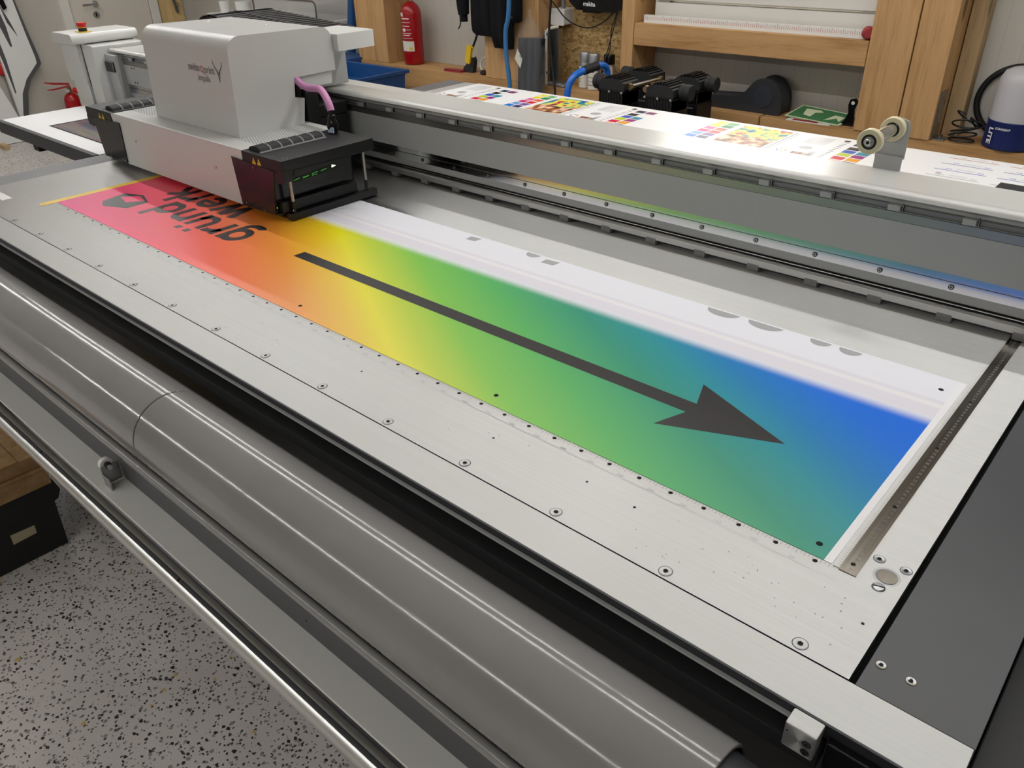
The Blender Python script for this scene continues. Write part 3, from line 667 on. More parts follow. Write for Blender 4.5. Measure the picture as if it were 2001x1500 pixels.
# end tower at the left with emergency stop
tw = MB().prism(rrect(-3.625, -3.425, 0.238, 0.278, 0.018), 'y', 0.645, 0.92, 'white_paint')
tw.build('tower_cap', ga, smooth=40)
MB().prism([(-3.622, 0.243), (-3.47, 0.243), (-3.47, 0.09), (-3.612, 0.09), (-3.622, 0.12)], 'y', 0.672, 0.90, 'white_paint').prism([(-3.605, 0.09), (-3.47, 0.09), (-3.47, -0.02), (-3.605, -0.02)], 'y', 0.68, 0.90, 'white_paint').build('tower_cover', ga, bevel=0.003)
MB().box(-3.4695, -3.4615, 0.690, 0.70, 0.07, 0.236, 'black_hole').build('cover_gap', ga)
MB().prism([(-3.461, 0.236), (-3.365, 0.232), (-3.372, 0.20), (-3.372, -0.02), (-3.461, -0.02)], 'y', 0.69, 0.90, 'white_paint').build('tower_body', ga, bevel=0.003)
MB().box(-3.372, -3.29, 0.735, 0.80, 0.0, 0.2, 'panel_grey').box(-3.37, -3.30, 0.728, 0.736, 0.135, 0.175, 'black_gloss').build('tower_inner_panel', ga, bevel=0.001)
for x, z in ((-3.22, 0.155), (-3.2, 0.155), (-3.22, 0.1), (-3.2, 0.1)): MB().ring((x, 0.7671, z), (0, -1, 0), 0, 0.004, 'black_hole', 12).build('panel_hole', ga)
es = MB().box(-3.512, -3.452, 0.70, 0.745, 0.278, 0.281, 'yellow').build('emergency_stop_plate', ga, bevel=0.001)
MB().cyl((-3.482, 0.722, 0.281), (-3.482, 0.722, 0.294), 0.0165, 'black_rough').cyl((-3.482, 0.722, 0.294), (-3.482, 0.722, 0.2965), 0.0165, 'yellow').build('emergency_stop_base', es, es['o'])
MB().lathe([(0.0165, 0.0), (0.0175, 0.004), (0.0195, 0.014), (0.0185, 0.0175), (0.012, 0.018)], (-3.482, 0.722, 0.2965), 'red_plastic').build('emergency_stop_button', es, es['o'])
# right end tower (outside the picture)
MB().box(0.45, 0.62, 0.66, 0.92, -0.02, 0.25, 'white_paint').build('end_tower', ga, bevel=0.01)

# ================================================================== CARRIAGE
ca = thing('print_carriage', (-2.03, 0.55, 0.02), 'white printing carriage with tall hood and black lamp units', 'print carriage')
body = MB().prism([(-2.395, 0.163), (-1.6665, 0.163), (-1.671, 0.142), (-1.7155, 0.142), (-1.704, 0.0175), (-2.362, 0.0175)], 'y', 0.30, 0.595, 'white_paint')
body.build('carriage_base', ca, bevel=0.0025)
pf = MB()
for x0, x1 in ((-1.778, -1.672), (-2.39, -2.255)):
    nx = int((x1 - x0) / 0.0088)
    for i in range(nx):
        for j in range(26):
            x = x0 + 0.0088 * i; y = 0.362 + 0.0082 * j + (0.0041 if i % 2 else 0)
            if y > 0.575: continue
            pf.ring((x, y, 0.1633), (0, 0, 1), 0, 0.0026, 'mark_grey', 8)
pf.build('vent_perforation', ca, smooth=0)
hd = []
def arc(cy, cz, r, a0, a1, n=7): return [(cy + r * math.cos(math.radians(a0 + (a1 - a0) * k / n)), cz + r * math.sin(math.radians(a0 + (a1 - a0) * k / n))) for k in range(n + 1)]
hd += [(0.372, 0.1635)] + arc(0.421, 0.373, 0.039, 178, 92, 9) + arc(0.675, 0.371, 0.036, 88, 2, 8) + [(0.711, 0.291), (0.569, 0.2885), (0.563, 0.238), (0.593, 0.231), (0.581, 0.1635)]
MB().prism(hd, 'x', -2.243, -1.786, 'hood_paint').build('hood', ca, smooth=30)
MB().prism([(0.588, 0.256), (0.700, 0.256), (0.704, 0.2905), (0.588, 0.2890)], 'x', -2.2, -1.796, 'white_paint').build('hood_bracket', ca, bevel=0.001)
MB().box(-2.2, -1.789, 0.572, 0.586, 0.232, 0.286, 'black_gloss').build('hose_port', ca)
MB().box(-2.36, -1.80, 0.596, 0.748, 0.165, 0.2, 'black_paint').box(-2.36, -1.785, 0.596, 0.64, 0.16, 0.245, 'black_paint').box(-2.36, -1.80, 0.60, 0.748, 0.04, 0.164, 'black_paint').build('slide_bearing', ca, bevel=0.003)
MB().box(-1.925, -1.762, 0.7125, 0.845, 0.340, 0.386, 'white_paint').build('rear_box', ca, bevel=0.003)
MB().box(-2.08, -1.90, 0.7115, 0.84, 0.225, 0.345, 'panel_grey').build('rear_mount', ca, bevel=0.002)
for x, z in ((-1.813, 0.098), (-2.265, 0.099)):
    MB().lathe([(0.0045, 0), (0.0045, 0.002), (0.003, 0.0032), (0.0012, 0.0032)], (x, 0.30, z), 'chrome', (0, -1, 0), 14).build('cover_screw', ca)
for x, y in ((-1.93, 0.60), (-2.17, 0.56)):
    MB().lathe([(0.004, 0), (0.004, 0.002), (0.002, 0.003)], (x, y, 0.4085), 'chrome', (0, 0, 1), 12).build('cover_screw', ca)
# maker's lettering and antelope head on the hood
lg = MB(); yl = 0.3755
def yh(z): return 0.372 + (z - 0.1635) / (0.373 - 0.1635) * 0.010 - 0.0006
uv = (1, 0, 0); vv = (0, 0.0477, 1)
lo = lambda x, z: (x, yh(z), z)
lg.text('swiss', lo(-2.000, 0.3175), uv, vv, 0.0285, 'text_grey', 0.0006); lg.text('Q', lo(-1.938, 0.3168), uv, vv, 0.0225, 'text_red', 0.0004); lg.text('print', lo(-1.9185, 0.316), uv, vv, 0.0275, 'text_grey', 0.0004)
lg.text('impala', lo(-1.955, 0.294), uv, vv, 0.024, 'text_grey', 0.0002)
def horn(P, r): 
    lg.tube([(x, yh(z) - 0.0002, z) for x, z in P], r, 'text_grey', 6, 4)
horn([(-1.868, 0.353), (-1.866, 0.343), (-1.858, 0.333), (-1.851, 0.3265), (-1.8465, 0.319)], lambda t: 0.0004 + 0.0016 * t)
horn([(-1.824, 0.3505), (-1.8245, 0.342), (-1.831, 0.333), (-1.838, 0.3265), (-1.8405, 0.319)], lambda t: 0.0004 + 0.0016 * t)
lg.poly([lo(x, z) for x, z in ((-1.851, 0.324), (-1.8435, 0.3205), (-1.837, 0.324), (-1.8395, 0.311), (-1.8425, 0.298), (-1.8455, 0.298), (-1.848, 0.311))], 'text_grey')
lg.build('hood_lettering', ca, smooth=0)
# hose with plug
MB().tube([(-1.80, 0.580, 0.288), (-1.780, 0.579, 0.275), (-1.757, 0.586, 0.2635), (-1.725, 0.589, 0.264), (-1.690, 0.582, 0.266), (-1.655, 0.570, 0.255), (-1.632, 0.562, 0.238), (-1.624, 0.560, 0.222)], 0.0098, 'pink_hose', 14).build('supply_hose', ca)
pg = MB().lathe([(0.010, 0.0), (0.0125, 0.004), (0.016, 0.018), (0.0135, 0.03), (0.0105, 0.036), (0.0105, 0.046), (0.006, 0.048), (0.006, 0.057)], (-1.622, 0.5575, 0.1655), 'black_gloss')
pg.box(-1.628, -1.606, 0.5435, 0.549, 0.168, 0.183, 'paper_blue').build('hose_plug', ca, bevel=0.0006)
MB().lathe([(0.0108, 0), (0.0108, 0.014)], (-1.638, 0.5645, 0.230), 'clear_film', (-0.4, 0.15, 0.5)).build('hose_collar', ca)
# lamp units left and right
def lamp_unit(s, xo):
    X = lambda x: xo + s * x
    def B(x0, x1, *r): return (min(X(x0), X(x1)), max(X(x0), X(x1))) + r
    u = MB()
    u.box(*B(0.0, 0.176, 0.298, 0.585, 0.135, 0.1655), 'black_paint')
    u.prism([(X(0.138), 0.136), (X(0.176), 0.136), (X(0.176), 0.1115), (X(0.142), 0.1075), (X(0.138), 0.118)], 'y', 0.298, 0.33, 'black_paint')
    u.prism([(0.33, 0.136), (0.33, 0.108), (0.345, 0.104), (0.49, 0.078), (0.50, 0.078), (0.503, 0.136)], 'x', X(0.168), X(0.176), 'black_paint')
    un = u.build('lamp_unit_cover', ca, bevel=0.0022)
    MB().prism([(X(-0.049), 0.1415), (X(0.138), 0.134), (X(0.125), 0.105), (X(0.112), 0.02), (X(-0.037), 0.0185)], 'y', 0.2965, 0.302, 'black_gloss').build('front_shield', un, un['o'], bevel=0.0015)
    MB().box(*B(-0.036, 0.114, 0.3025, 0.555, 0.022, 0.134), 'black_gloss').box(*B(0.10, 0.130, 0.31, 0.55, 0.022, 0.052), 'black_paint').build('lamp_module', un, un['o'], bevel=0.0025)
    MB().box(*B(0.06, 0.121, 0.305, 0.56, 0.0165, 0.0215), 'charcoal').build('module_skirt', un, un['o'])
    vs = MB()
    for k in range(6):
        y0 = 0.315 + 0.033 * k
        vs.prism([(X(0.010) if s > 0 else X(0.010), 0.1658), (X(0.016), 0.173), (X(0.030), 0.1775), (X(0.050), 0.1775), (X(0.060), 0.1735), (X(0.066), 0.1658)], 'y', y0, y0 + 0.029, 'black_rough')
        vs.prism([(X(0.009), 0.1657), (X(0.016), 0.1736), (X(0.030), 0.1785), (X(0.050), 0.1785), (X(0.061), 0.174), (X(0.067), 0.1657)], 'y', y0 + 0.029, y0 + 0.033, 'clip_grey')
    vs.box(*B(0.066, 0.076, 0.31, 0.512, 0.1657, 0.1675), 'clip_grey')
    vs.build('vent_strip', un, un['o'], smooth=25)
    for k, xx in enumerate((0.055, 0.078)):
        c = X(xx); tr = MB().poly([(c - 0.0088, 0.2975 - 0.0003, 0.1395), (c + 0.0088, 0.2972, 0.1395), (c, 0.2972, 0.157)], 'yellow')
        tr.poly([(c - 0.0009, 0.2970, 0.1445), (c + 0.0009, 0.2970, 0.1445), (c + 0.0013, 0.2970, 0.1515), (c - 0.0013, 0.2970, 0.1515)], 'mark_black').ring((c, 0.2970, 0.1425), (0, -1, 0), 0, 0.001, 'mark_black', 8)
        tr.build('warning_sign', un, un['o'])
    # height guard: two rods carrying a bar
    gb = MB().box(*B(0.127, 0.146, 0.322, 0.604, 0.0035, 0.021), 'black_paint')
    for zx in (0.131, 0.141): gb.cyl((X(zx), 0.322, 0.0135), (X(zx), 0.3208, 0.0135), 0.0026, 'brass', n=12)
    gb.build('guard_bar', un, un['o'], bevel=0.001)
    for y in (0.338, 0.575):
        MB().cyl((X(0.138), y, 0.02), (X(0.138), y, 0.05), 0.0042, 'black_paint', n=14).cyl((X(0.138), y, 0.05), (X(0.138), y, 0.136), 0.0046, 'zinc', n=14).cyl((X(0.138), y - 0.004, 0.027), (X(0.138), y - 0.0065, 0.027), 0.003, 'chrome', n=10).build('guard_rod', un, un['o'])
    for xx, zz in ((-0.03, 0.025), (-0.015, 0.027), (0.05, 0.13), (0.07, 0.023)): MB().cyl((X(xx), 0.2965, zz), (X(xx), 0.2948, zz), 0.0022, 'chrome', n=10).build('shield_screw', un, un['o'])
    for xx, yy in ((0.12, 0.312), (0.155, 0.318), (0.165, 0.325), (0.16, 0.555), (0.15, 0.568)):
        MB().cyl((X(xx), yy, 0.1655), (X(xx), yy, 0.1662), 0.002, 'chrome', n=10).build('cover_screw', un, un['o'])
    return un, X
un, X = lamp_unit(1, -1.666)
MB().prism([(0.325, 0.1195), (0.46, 0.128), (0.465, 0.113), (0.325, 0.1085)], 'x', X(0.1761), X(0.1764), 'black_hole').build('module_window', un, un['o'])
for k in range(4):
    le = MB(); y0, z0 = 0.326 + 0.0275 * k, (0.1125, 0.1125, 0.1165, 0.118)[k]
    for i in range(7): le.box(X(0.1764), X(0.1768), y0 + 0.0026 * i, y0 + 0.0026 * i + 0.001, z0 + 0.0004 * i, z0 + 0.0004 * i + 0.0009, 'led_green')
    if k in (1, 2):
        for i in range(6): le.box(X(0.1764), X(0.1768), y0 + 0.0026 * i, y0 + 0.0026 * i + 0.0009, z0 - 0.0035 + 0.006 * (k % 2), z0 - 0.0028 + 0.006 * (k % 2), 'led_green')
    le.build('led_row', un, un['o'], smooth=0)
MB().prism([(0.442, 0.1195), (0.456, 0.1222), (0.443, 0.1262)], 'x', X(0.1764), X(0.177), 'led_white').build('status_light', un, un['o'])
MB().box(X(0.1142), X(0.1175), 0.302, 0.304, 0.036, 0.038, 'led_green').build('status_light', un, un['o'])
lamp_unit(-1, -2.396)
# cable chain behind the hood
cc = thing('cable_chain', (-2.25, 0.83, 0.22), 'black slatted cable chain arching behind the white hood', 'cable chain')
def link(x, z, a):
    m = MB(); c, s_ = math.cos(a), math.sin(a)
    def P(u, y, w): return (x + u * c - w * s_, y, z + u * s_ + w * c)
    for y0, y1, u0, u1, w0, w1 in ((0.72, 0.732, -0.0185, 0.0185, -0.018, 0.004), (0.938, 0.95, -0.0185, 0.0185, -0.018, 0.004), (0.72, 0.95, -0.015, 0.006, -0.002, 0.005), (0.82, 0.832, -0.0185, 0.0185, -0.008, 0.007)):
        n0 = m.add([P(u, y, w_) for w_ in (w0, w1) for y in (y0, y1) for u in (u0, u1)])
        for qd in ((0, 2, 3, 1), (4, 5, 7, 6), (0, 1, 5, 4), (2, 6, 7, 3), (0, 4, 6, 2), (1, 3, 7, 5)): m.face([n0 + i for i in qd], 'black_paint')
    m.build('chain_link', cc, bevel=0.001)
for k in range(17): link(-2.505 + 0.032 * k, 0.372 + (0.010, 0.018, 0.022)[k] - 0.0 if k < 3 else 0.396 - 0.0019 * k, (0.5, 0.25, 0.08)[k] if k < 3 else -0.06)
MB().box(-2.44, -2.12, 0.75, 0.93, 0.225, 0.345, 'black_paint').build('chain_guide', cc, bevel=0.003)

# ================================================================== ROLL FEEDER IN FRONT OF THE TABLE
rf = thing('roll_feeder', (-1.2, -0.34, -0.92), 'grey roll feeding unit with thick tube along the front of the table', 'roll feeder')
RY, RZ, RR = -0.2992, -0.0961, 0.0737
def shell(x0, x1):
    m = MB(); n = 72
    C = lambda x, r: [(x, RY + r * math.cos(2 * PI * k / n), RZ + r * math.sin(2 * PI * k / n)) for k in range(n)]
    m.rings([C(x0, RR - 0.004), C(x0, RR - 0.0008), C(x0 + 0.0008, RR), C(x1 - 0.0008, RR), C(x1, RR - 0.0008), C(x1, RR - 0.004)], 'roller_grey', True, False)
    return m.build('roller_tube', rf, smooth=25)
shell(-2.62, -1.0135); shell(-1.0100, 0.0385)
MB().cyl((-2.70, RY, RZ), (0.30, RY, RZ), 0.0655, 'charcoal', n=48).build('roller_core', rf)
for x in (-2.74, 0.29):
    e = MB().box(x, x + 0.03, -0.40, -0.25, -0.42, -0.02, 'black_paint').box(x - 0.01, x + 0.04, -0.42, -0.20, -0.92, -0.42, 'black_paint').build('end_stand', rf, bevel=0.003)
# tray: back rail tube, riser and sloping plate
MB().tube([(-2.74, -0.329, -0.2255), (0.30, -0.329, -0.2255)], 0.0096, 'lip_grey', 24, 1).build('rail_tube', rf)
MB().box(-1.2, -0.93, -0.3395, -0.3375, -0.2285, -0.2245, 'lip_grey').build('rail_splice', rf, bevel=0.0006)
MB().box(-2.74, 0.30, -0.335, -0.331, -0.291, -0.233, 'stripe_grey').build('tray_riser', rf)  # the riser's shade is put into its colour, a darker grey than the plate
MB().prism([(-0.331, -0.2905), (-0.3865, -0.2905), (-0.3875, -0.294), (-0.331, -0.294)], 'x', -2.74, 0.30, 'tray_grey').build('tray_plate', rf, bevel=0.0006)
MB().ring((-0.62, -0.3352, -0.262), (0, -1, 0), 0, 0.0022, 'black_hole', 12).build('tray_hole', rf)
# support wheel on a little bracket
wb_ = MB().box(-1.243, -1.24, -0.372, -0.3375, -0.2885, -0.247, 'zinc').box(-1.243, -1.215, -0.372, -0.369, -0.290, -0.262, 'zinc').build('wheel_bracket', rf, bevel=0.0008)
MB().lathe([(0.006, 0), (0.0125, 0), (0.0135, 0.001), (0.0135, 0.0095), (0.0125, 0.0105), (0.006, 0.0105)], (-1.246, -0.357, -0.2485), 'white_plastic', (-1, 0, 0), 28).cyl((-1.236, -0.357, -0.2485), (-1.26, -0.357, -0.2485), 0.0062, 'black_rough').cyl((-1.24, -0.357, -0.2485), (-1.231, -0.357, -0.2485), 0.0055, 'chrome', n=6).build('support_wheel', wb_, wb_['o'])
# winding tube with a dark insert
WY, WZ, WR = -0.3925, -0.3385, 0.0215
a0 = math.atan2(0.677 - WZ, -0.76 - WY) - math.radians(1.0)
m = MB(); n = 64; rr = []
gap = math.radians(21)
angs = [a0 + gap / 2 + (2 * PI - gap) * k / n for k in range(n + 1)]
P = [(WY + WR * math.cos(a), WZ + WR * math.sin(a)) for a in angs] + [(WY + WR * 0.8 * math.cos(a0 - gap * 0.45), WZ + WR * 0.8 * math.sin(a0 - gap * 0.45)), (WY + WR * 0.8 * math.cos(a0 + gap * 0.45), WZ + WR * 0.8 * math.sin(a0 + gap * 0.45))]
m.prism(P, 'x', -2.74, 0.30, 'tube_chrome'); wt = m.build('winding_tube', rf, smooth=40)
for k in range(5):
    x0 = -2.70 + 0.595 * k
    ins = MB()
    Q = [(WY + WR * q * math.cos(a), WZ + WR * q * math.sin(a)) for q, a in ((0.82, a0 - gap * 0.43), (0.975, a0 - gap * 0.43), (0.985, a0), (0.975, a0 + gap * 0.43), (0.82, a0 + gap * 0.43))]
    ins.prism(Q, 'x', x0, x0 + 0.588, 'charcoal').build('rubber_insert', wt, wt['o'])

# ================================================================== CRATE AND CARTONS UNDER THE ROLLER
cr = thing('storage_crate', (-2.2, -0.52, -0.92), 'black plastic storage crate with blank beige label on the floor', 'crate')
m = MB()
y0, y1 = -0.735, -0.318
def rect(zz, g): return [(-2.40 - g, y0 - g, zz), (-2.0 + g * 0.15, y0 - g, zz), (-2.0 + g * 0.15, y1 + g, zz), (-2.40 - g, y1 + g, zz)]
m.rings([rect(-0.918, 0), rect(-0.775, 0.006), rect(-0.765, 0.006), rect(-0.76, 0.018), rect(-0.735, 0.03), rect(-0.70, 0.022), rect(-0.70, 0.01), rect(-0.735, 0.008)], 'black_rough')
m.build('crate_shell', cr, bevel=0.003)
MB().prism([(-0.4475, -0.8385), (-0.384, -0.836), (-0.3825, -0.809), (-0.4465, -0.8055)], 'x', -1.9985, -1.9978, 'label_beige').build('crate_label', cr)
MB().prism([(-0.50, -0.735), (-0.33, -0.735), (-0.34, -0.70), (-0.38, -0.715), (-0.47, -0.71)], 'x', -2.0, -1.9975, 'charcoal').build('crate_grip', cr)
c1 = MB().box(-2.42, -1.988, -0.70, -0.303, -0.698, -0.645, 'cardboard').box(-2.415, -1.984, -0.695, -0.31, -0.6445, -0.641, 'cardboard')
tag(c1.build('carton', None, (-2.2, -0.5, -0.698), 0.002), 'flat lower cardboard carton directly on the black crate', 'carton', 'stacked cartons on the crate')
c2 = MB().box(-2.42, -2.0, -0.69, -0.313, -0.640, -0.5995, 'cardboard').box(-2.38, -1.9985, -0.60, -0.36, -0.6, -0.597, 'cardboard')
tag(c2.build('carton', None, (-2.2, -0.5, -0.640), 0.002), 'upper cardboard carton lying on top of another carton', 'carton', 'stacked cartons on the crate')

# ================================================================== OBJECTS ALONG THE BACK WALL
def extinguisher(loc, r, h, label, hang=False, horn=1):
    t = thing('fire_extinguisher', loc, label, 'fire extinguisher', 'fire extinguishers')
    x, y, z = loc
    MB().lathe([(r * 0.8, 0), (r * 0.95, 0.004), (r, 0.015), (r, h * 0.8), (r * 0.93, h * 0.87), (r * 0.72, h * 0.94), (r * 0.4, h * 0.985), (r * 0.3, h)], loc, 'red_paint', n=40).build('cylinder', t, smooth=60)
    MB().cyl((x, y, z + h), (x, y, z + h + 0.045), r * 0.26, 'brass').cyl((x + r * 0.3, y - r * 0.25, z + h + 0.02), (x + r * 0.62, y - r * 0.5, z + h + 0.02), r * 0.2, 'chrome').build('valve', t)
    c, s_ = math.cos(horn), math.sin(horn)
    lv = MB()
    for pr_ in ([(-0.01, 0.045), (0.055 + r, 0.03), (0.1 + r, 0.035), (0.1 + r, 0.041), (0.05 + r, 0.042), (-0.01, 0.058)], [(-0.01, 0.06), (0.05 + r, 0.075), (0.11 + r, 0.095), (0.11 + r, 0.101), (0.04 + r, 0.09), (-0.01, 0.075)]):
        lv.prism(pr_, 'x', -0.009, 0.009, 'red_paint')
    lv.v = [(x + px * c - py * s_, y + px * s_ + py * c, z + h + pz) for px, py, pz in lv.v]
    lv.build('lever', t)
    return t
ex = extinguisher((-4.005, 2.99, -0.19), 0.066, 0.375, 'big red fire extinguisher standing on the pine sill beam', horn=2.6)
lab = MB()
def band(t, R, cx, cy, a0, a1, z0, z1, mm):
    n = 10
    for k in range(n):
        a, b = math.radians(a0 + (a1 - a0) * k / n), math.radians(a0 + (a1 - a0) * (k + 1) / n)
        t.poly([(cx + R * math.cos(a), cy + R * math.sin(a), z0), (cx + R * math.cos(b), cy + R * math.sin(b), z0), (cx + R * math.cos(b), cy + R * math.sin(b), z1), (cx + R * math.cos(a), cy + R * math.sin(a), z1)], mm)
    return t
cx, cy, R_ = -4.005, 2.99, 0.0664
A0 = -78      # direction of the viewer side
band(lab, R_, cx, cy, A0 - 42, A0 + 42, -0.105, -0.045, 'label_white')
for zz, w_, hgt in ((0.0, 40, 0.003), (-0.028, 42, 0.002), (0.022, 38, 0.002), (0.043, 30, 0.003), (0.065, 36, 0.002), (0.085, 30, 0.006), (-0.012, 30, 0.004)):
    band(lab, R_, cx, cy, A0 - w_, A0 + w_ - 8, zz, zz + hgt, 'text_white')
band(lab, R_, cx, cy, A0 - 25, A0 - 5, 0.012, 0.03, 'text_white'); band(lab, R_, cx, cy, A0 - 40, A0 - 16, 0.1, 0.122, 'label_white')
band(lab, R_ + 0.0002, cx, cy, A0 + 15, A0 + 32, -0.095, -0.08, 'yellow')
lab.build('instruction_label', ex, smooth=60)
ex2 = extinguisher((-7.36, 2.035, -0.92), 0.066, 0.33, 'red fire extinguisher standing on the floor by the left wall', horn=2.9)
MB().tube([(-7.33, 2.06, -0.57), (-7.27, 2.09, -0.6), (-7.27, 2.09, -0.7), (-7.27, 2.085, -0.85)], 0.022, 'red_plastic', 12).build('hose_horn', ex2)
# black bottle
t = thing('small_bottle', (-4.24, 2.945, -0.19), 'small black bottle on the sill left of the big fire extinguisher', 'bottle')
MB().lathe([(0.013, 0), (0.014, 0.006)], (-4.24, 2.945, -0.19), 'label_white').build('bottle_base', t)
MB().lathe([(0.0145, 0.006), (0.0145, 0.022), (0.008, 0.027), (0.0085, 0.034), (0.007, 0.046), (0.003, 0.048)], (-4.24, 2.945, -0.19), 'black_gloss').build('bottle_body', t)
# jacket
def drape(name, parent, xs, zt, zlo, y, th, amp, ph, m='jacket_black', nz=16):
    M_ = MB(); fr, bk = [], []
    for i, x in enumerate(xs):
        f, b = [], []
        e = min(i, len(xs) - 1 - i) / max(1, (len(xs) - 1) / 2)
        for j in range(nz + 1):
            q = j / nz; z = zt + (zlo(x) - zt) * q
            d = amp * (math.sin(x * 41 + ph + 2.2 * q) + 0.6 * math.sin(x * 83 + 2 * ph - 3 * q)) * (0.3 + 0.7 * q)
            t_ = th * min(1, 0.25 + 1.6 * e) * (1 - 0.6 * max(0, q - 0.92) / 0.08)
            f.append((x, y - t_ + d, z)); b.append((x, y + t_ * 0.4, z))
        fr.append(f); bk.append(b)
    rings = [f + b[::-1] for f, b in zip(fr, bk)]
    M_.rings(rings, m, True, True)
    return M_.build(name, parent, smooth=60)
lsp = lambda a, b, n: [a + (b - a) * i / n for i in range(n + 1)]
ja = thing('jacket', (-3.13, 2.86, 0.0), 'black work jacket hanging in front of the broad pine post', 'jacket')
drape('jacket_body', ja, lsp(-3.325, -3.160, 14), 0.75, lambda x: 0.047 + 0.02 * max(0, (-3.29 - x) / 0.03), 2.865, 0.045, 0.007, 0.3)
drape('jacket_front', ja, lsp(-3.170, -3.005, 14), 0.75, lambda x: -0.008 if x > -3.158 else 0.04, 2.855, 0.05, 0.008, 1.4)
drape('jacket_hem', ja, lsp(-3.02, -2.935, 8), 0.75, lambda x: 0.132 + 0.012 * max(0, (x + 2.96) / 0.025), 2.85, 0.05, 0.006, 2.4)
sl = MB().tube([(-3.30, 2.85, 0.62), (-3.36, 2.84, 0.40), (-3.37, 2.83, 0.25), (-3.362, 2.825, 0.155)], lambda q: 0.055 - 0.024 * q, 'jacket_black', 18)
sl = sl.build('sleeve', ja)
MB().tube([(-3.364, 2.825, 0.158), (-3.362, 2.823, 0.118)], 0.0235, 'jacket_black', 16, 1).build('cuff', sl, sl['o'])
MB().tube([(-3.375, 2.812, 0.125), (-3.38, 2.81, 0.10), (-3.398, 2.81, 0.078)], 0.0035, 'cord_black', 8).build('drawcord', ja)
MB().cyl((-2.966, 2.797, 0.165), (-2.966, 2.793, 0.165), 0.007, 'charcoal', n=14).build('snap_button', ja)
MB().cyl((-3.13, 2.897, 0.7), (-3.13, 2.84, 0.70), 0.012, 'chrome').build('coat_hook', ja)
# hand tool with yellow tag
ht = thing('hand_tool', (-3.46, 2.98, -0.19), 'black tool with yellow tag and red blade leaning on the sill', 'tool')
MB().tube([(-3.415, 3.0, 0.06), (-3.43, 2.985, 0.0), (-3.452, 2.97, -0.06), (-3.47, 2.96, -0.125)], 0.007, 'cord_black', 10).build('shaft', ht)
MB().prism([(-3.462, -0.03), (-3.430, -0.042), (-3.452, -0.135), (-3.485, -0.125)], 'y', 2.940, 2.958, 'yellow').build('yellow_tag', ht, bevel=0.003)
MB().prism([(-3.44, -0.10), (-3.43, -0.12), (-3.443, -0.19), (-3.52, -0.188), (-3.513, -0.165), (-3.475, -0.135)], 'y', 2.955, 2.99, 'charcoal').build('tool_head', ht, bevel=0.003)
MB().prism([(-3.505, 2.915), (-3.64, 2.905), (-3.645, 2.935), (-3.58, 2.96), (-3.505, 2.955)], 'z', -0.1895, -0.177, 'card_red').build('red_blade', ht, bevel=0.003)
t = thing('cable_ring', (-3.36, 2.99, -0.19), 'small white cable ring with black plug tucked beside the broad post', 'cable')
MB().tube([(-3.36 + 0.037 * math.cos(a), 2.985 + 0.01 * math.sin(a), -0.135 + 0.037 * math.sin(a)) for a in [2 * PI * k / 14 for k in range(15)]], 0.005, 'label_white', 8, 3).build('white_ring', t)
MB().lathe([(0.02, 0), (0.026, 0.01), (0.02, 0.024)], (-3.345, 2.96, -0.19), 'black_rough').build('plug', t)
# air hose
hs = MB().tube([(-2.92, 2.74, 1.86), (-2.92, 2.74, 1.0), (-2.930, 2.74, 0.27), (-2.960, 2.74, 0.105), (-2.959, 2.74, -0.028), (-2.94, 2.74, -0.183), (-2.93, 2.735, -0.5), (-2.92, 2.73, -0.905)], 0.0125, 'hose_blue', 14)
tag(hs.build('air_hose', None, (-2.9, 2.77, -0.92)), 'blue hose hanging down in front of the black jacket', 'hose')
# bagged tubes
bg_ = thing('bagged_tubes', (-2.86, 2.80, -0.92), 'dark grey tubes in a clear plastic bag leaning by the broad post', 'bag of tubes')
for x, r_, zt in ((-2.895, 0.036, 0.062), (-2.842, 0.034, 0.066), (-2.797, 0.03, 0.07)):
    MB().cyl((x - 0.02, 2.80, -0.918), (x, 2.825, zt), r_, 'poly_dark', n=24).build('tube', bg_)
MB().prism([(-2.765, 0.07), (-2.752, 0.07), (-2.785, -0.25), (-2.815, -0.92), (-2.84, -0.92)], 'y', 2.80, 2.83, 'black_rough').build('edge_strip', bg_)
film = MB().rings([[(-2.85 + a * math.cos(t_), 2.815 + b * math.sin(t_), z) for t_ in [2 * PI * k / 20 for k in range(20)]] for a, b, z in ((0.105, 0.05, -0.91), (0.103, 0.052, -0.3), (0.098, 0.055, 0.02), (0.088, 0.045, 0.085), (0.05, 0.03, 0.13), (0.014, 0.012, 0.175), (0.010, 0.008, 0.21))], 'clear_film', True, False)
film.build('plastic_bag', bg_, smooth=60)
MB().poly([(-2.90, 2.766, 0.015), (-2.862, 2.762, -0.035), (-2.878, 2.762, -0.085), (-2.922, 2.766, -0.038)], 'label_white').text('ETP', (-2.885, 2.760, -0.02), (0.8, 0, -0.6), (0.6, 0, 0.8), 0.01, 'mark_black').build('bag_label', bg_, smooth=0)
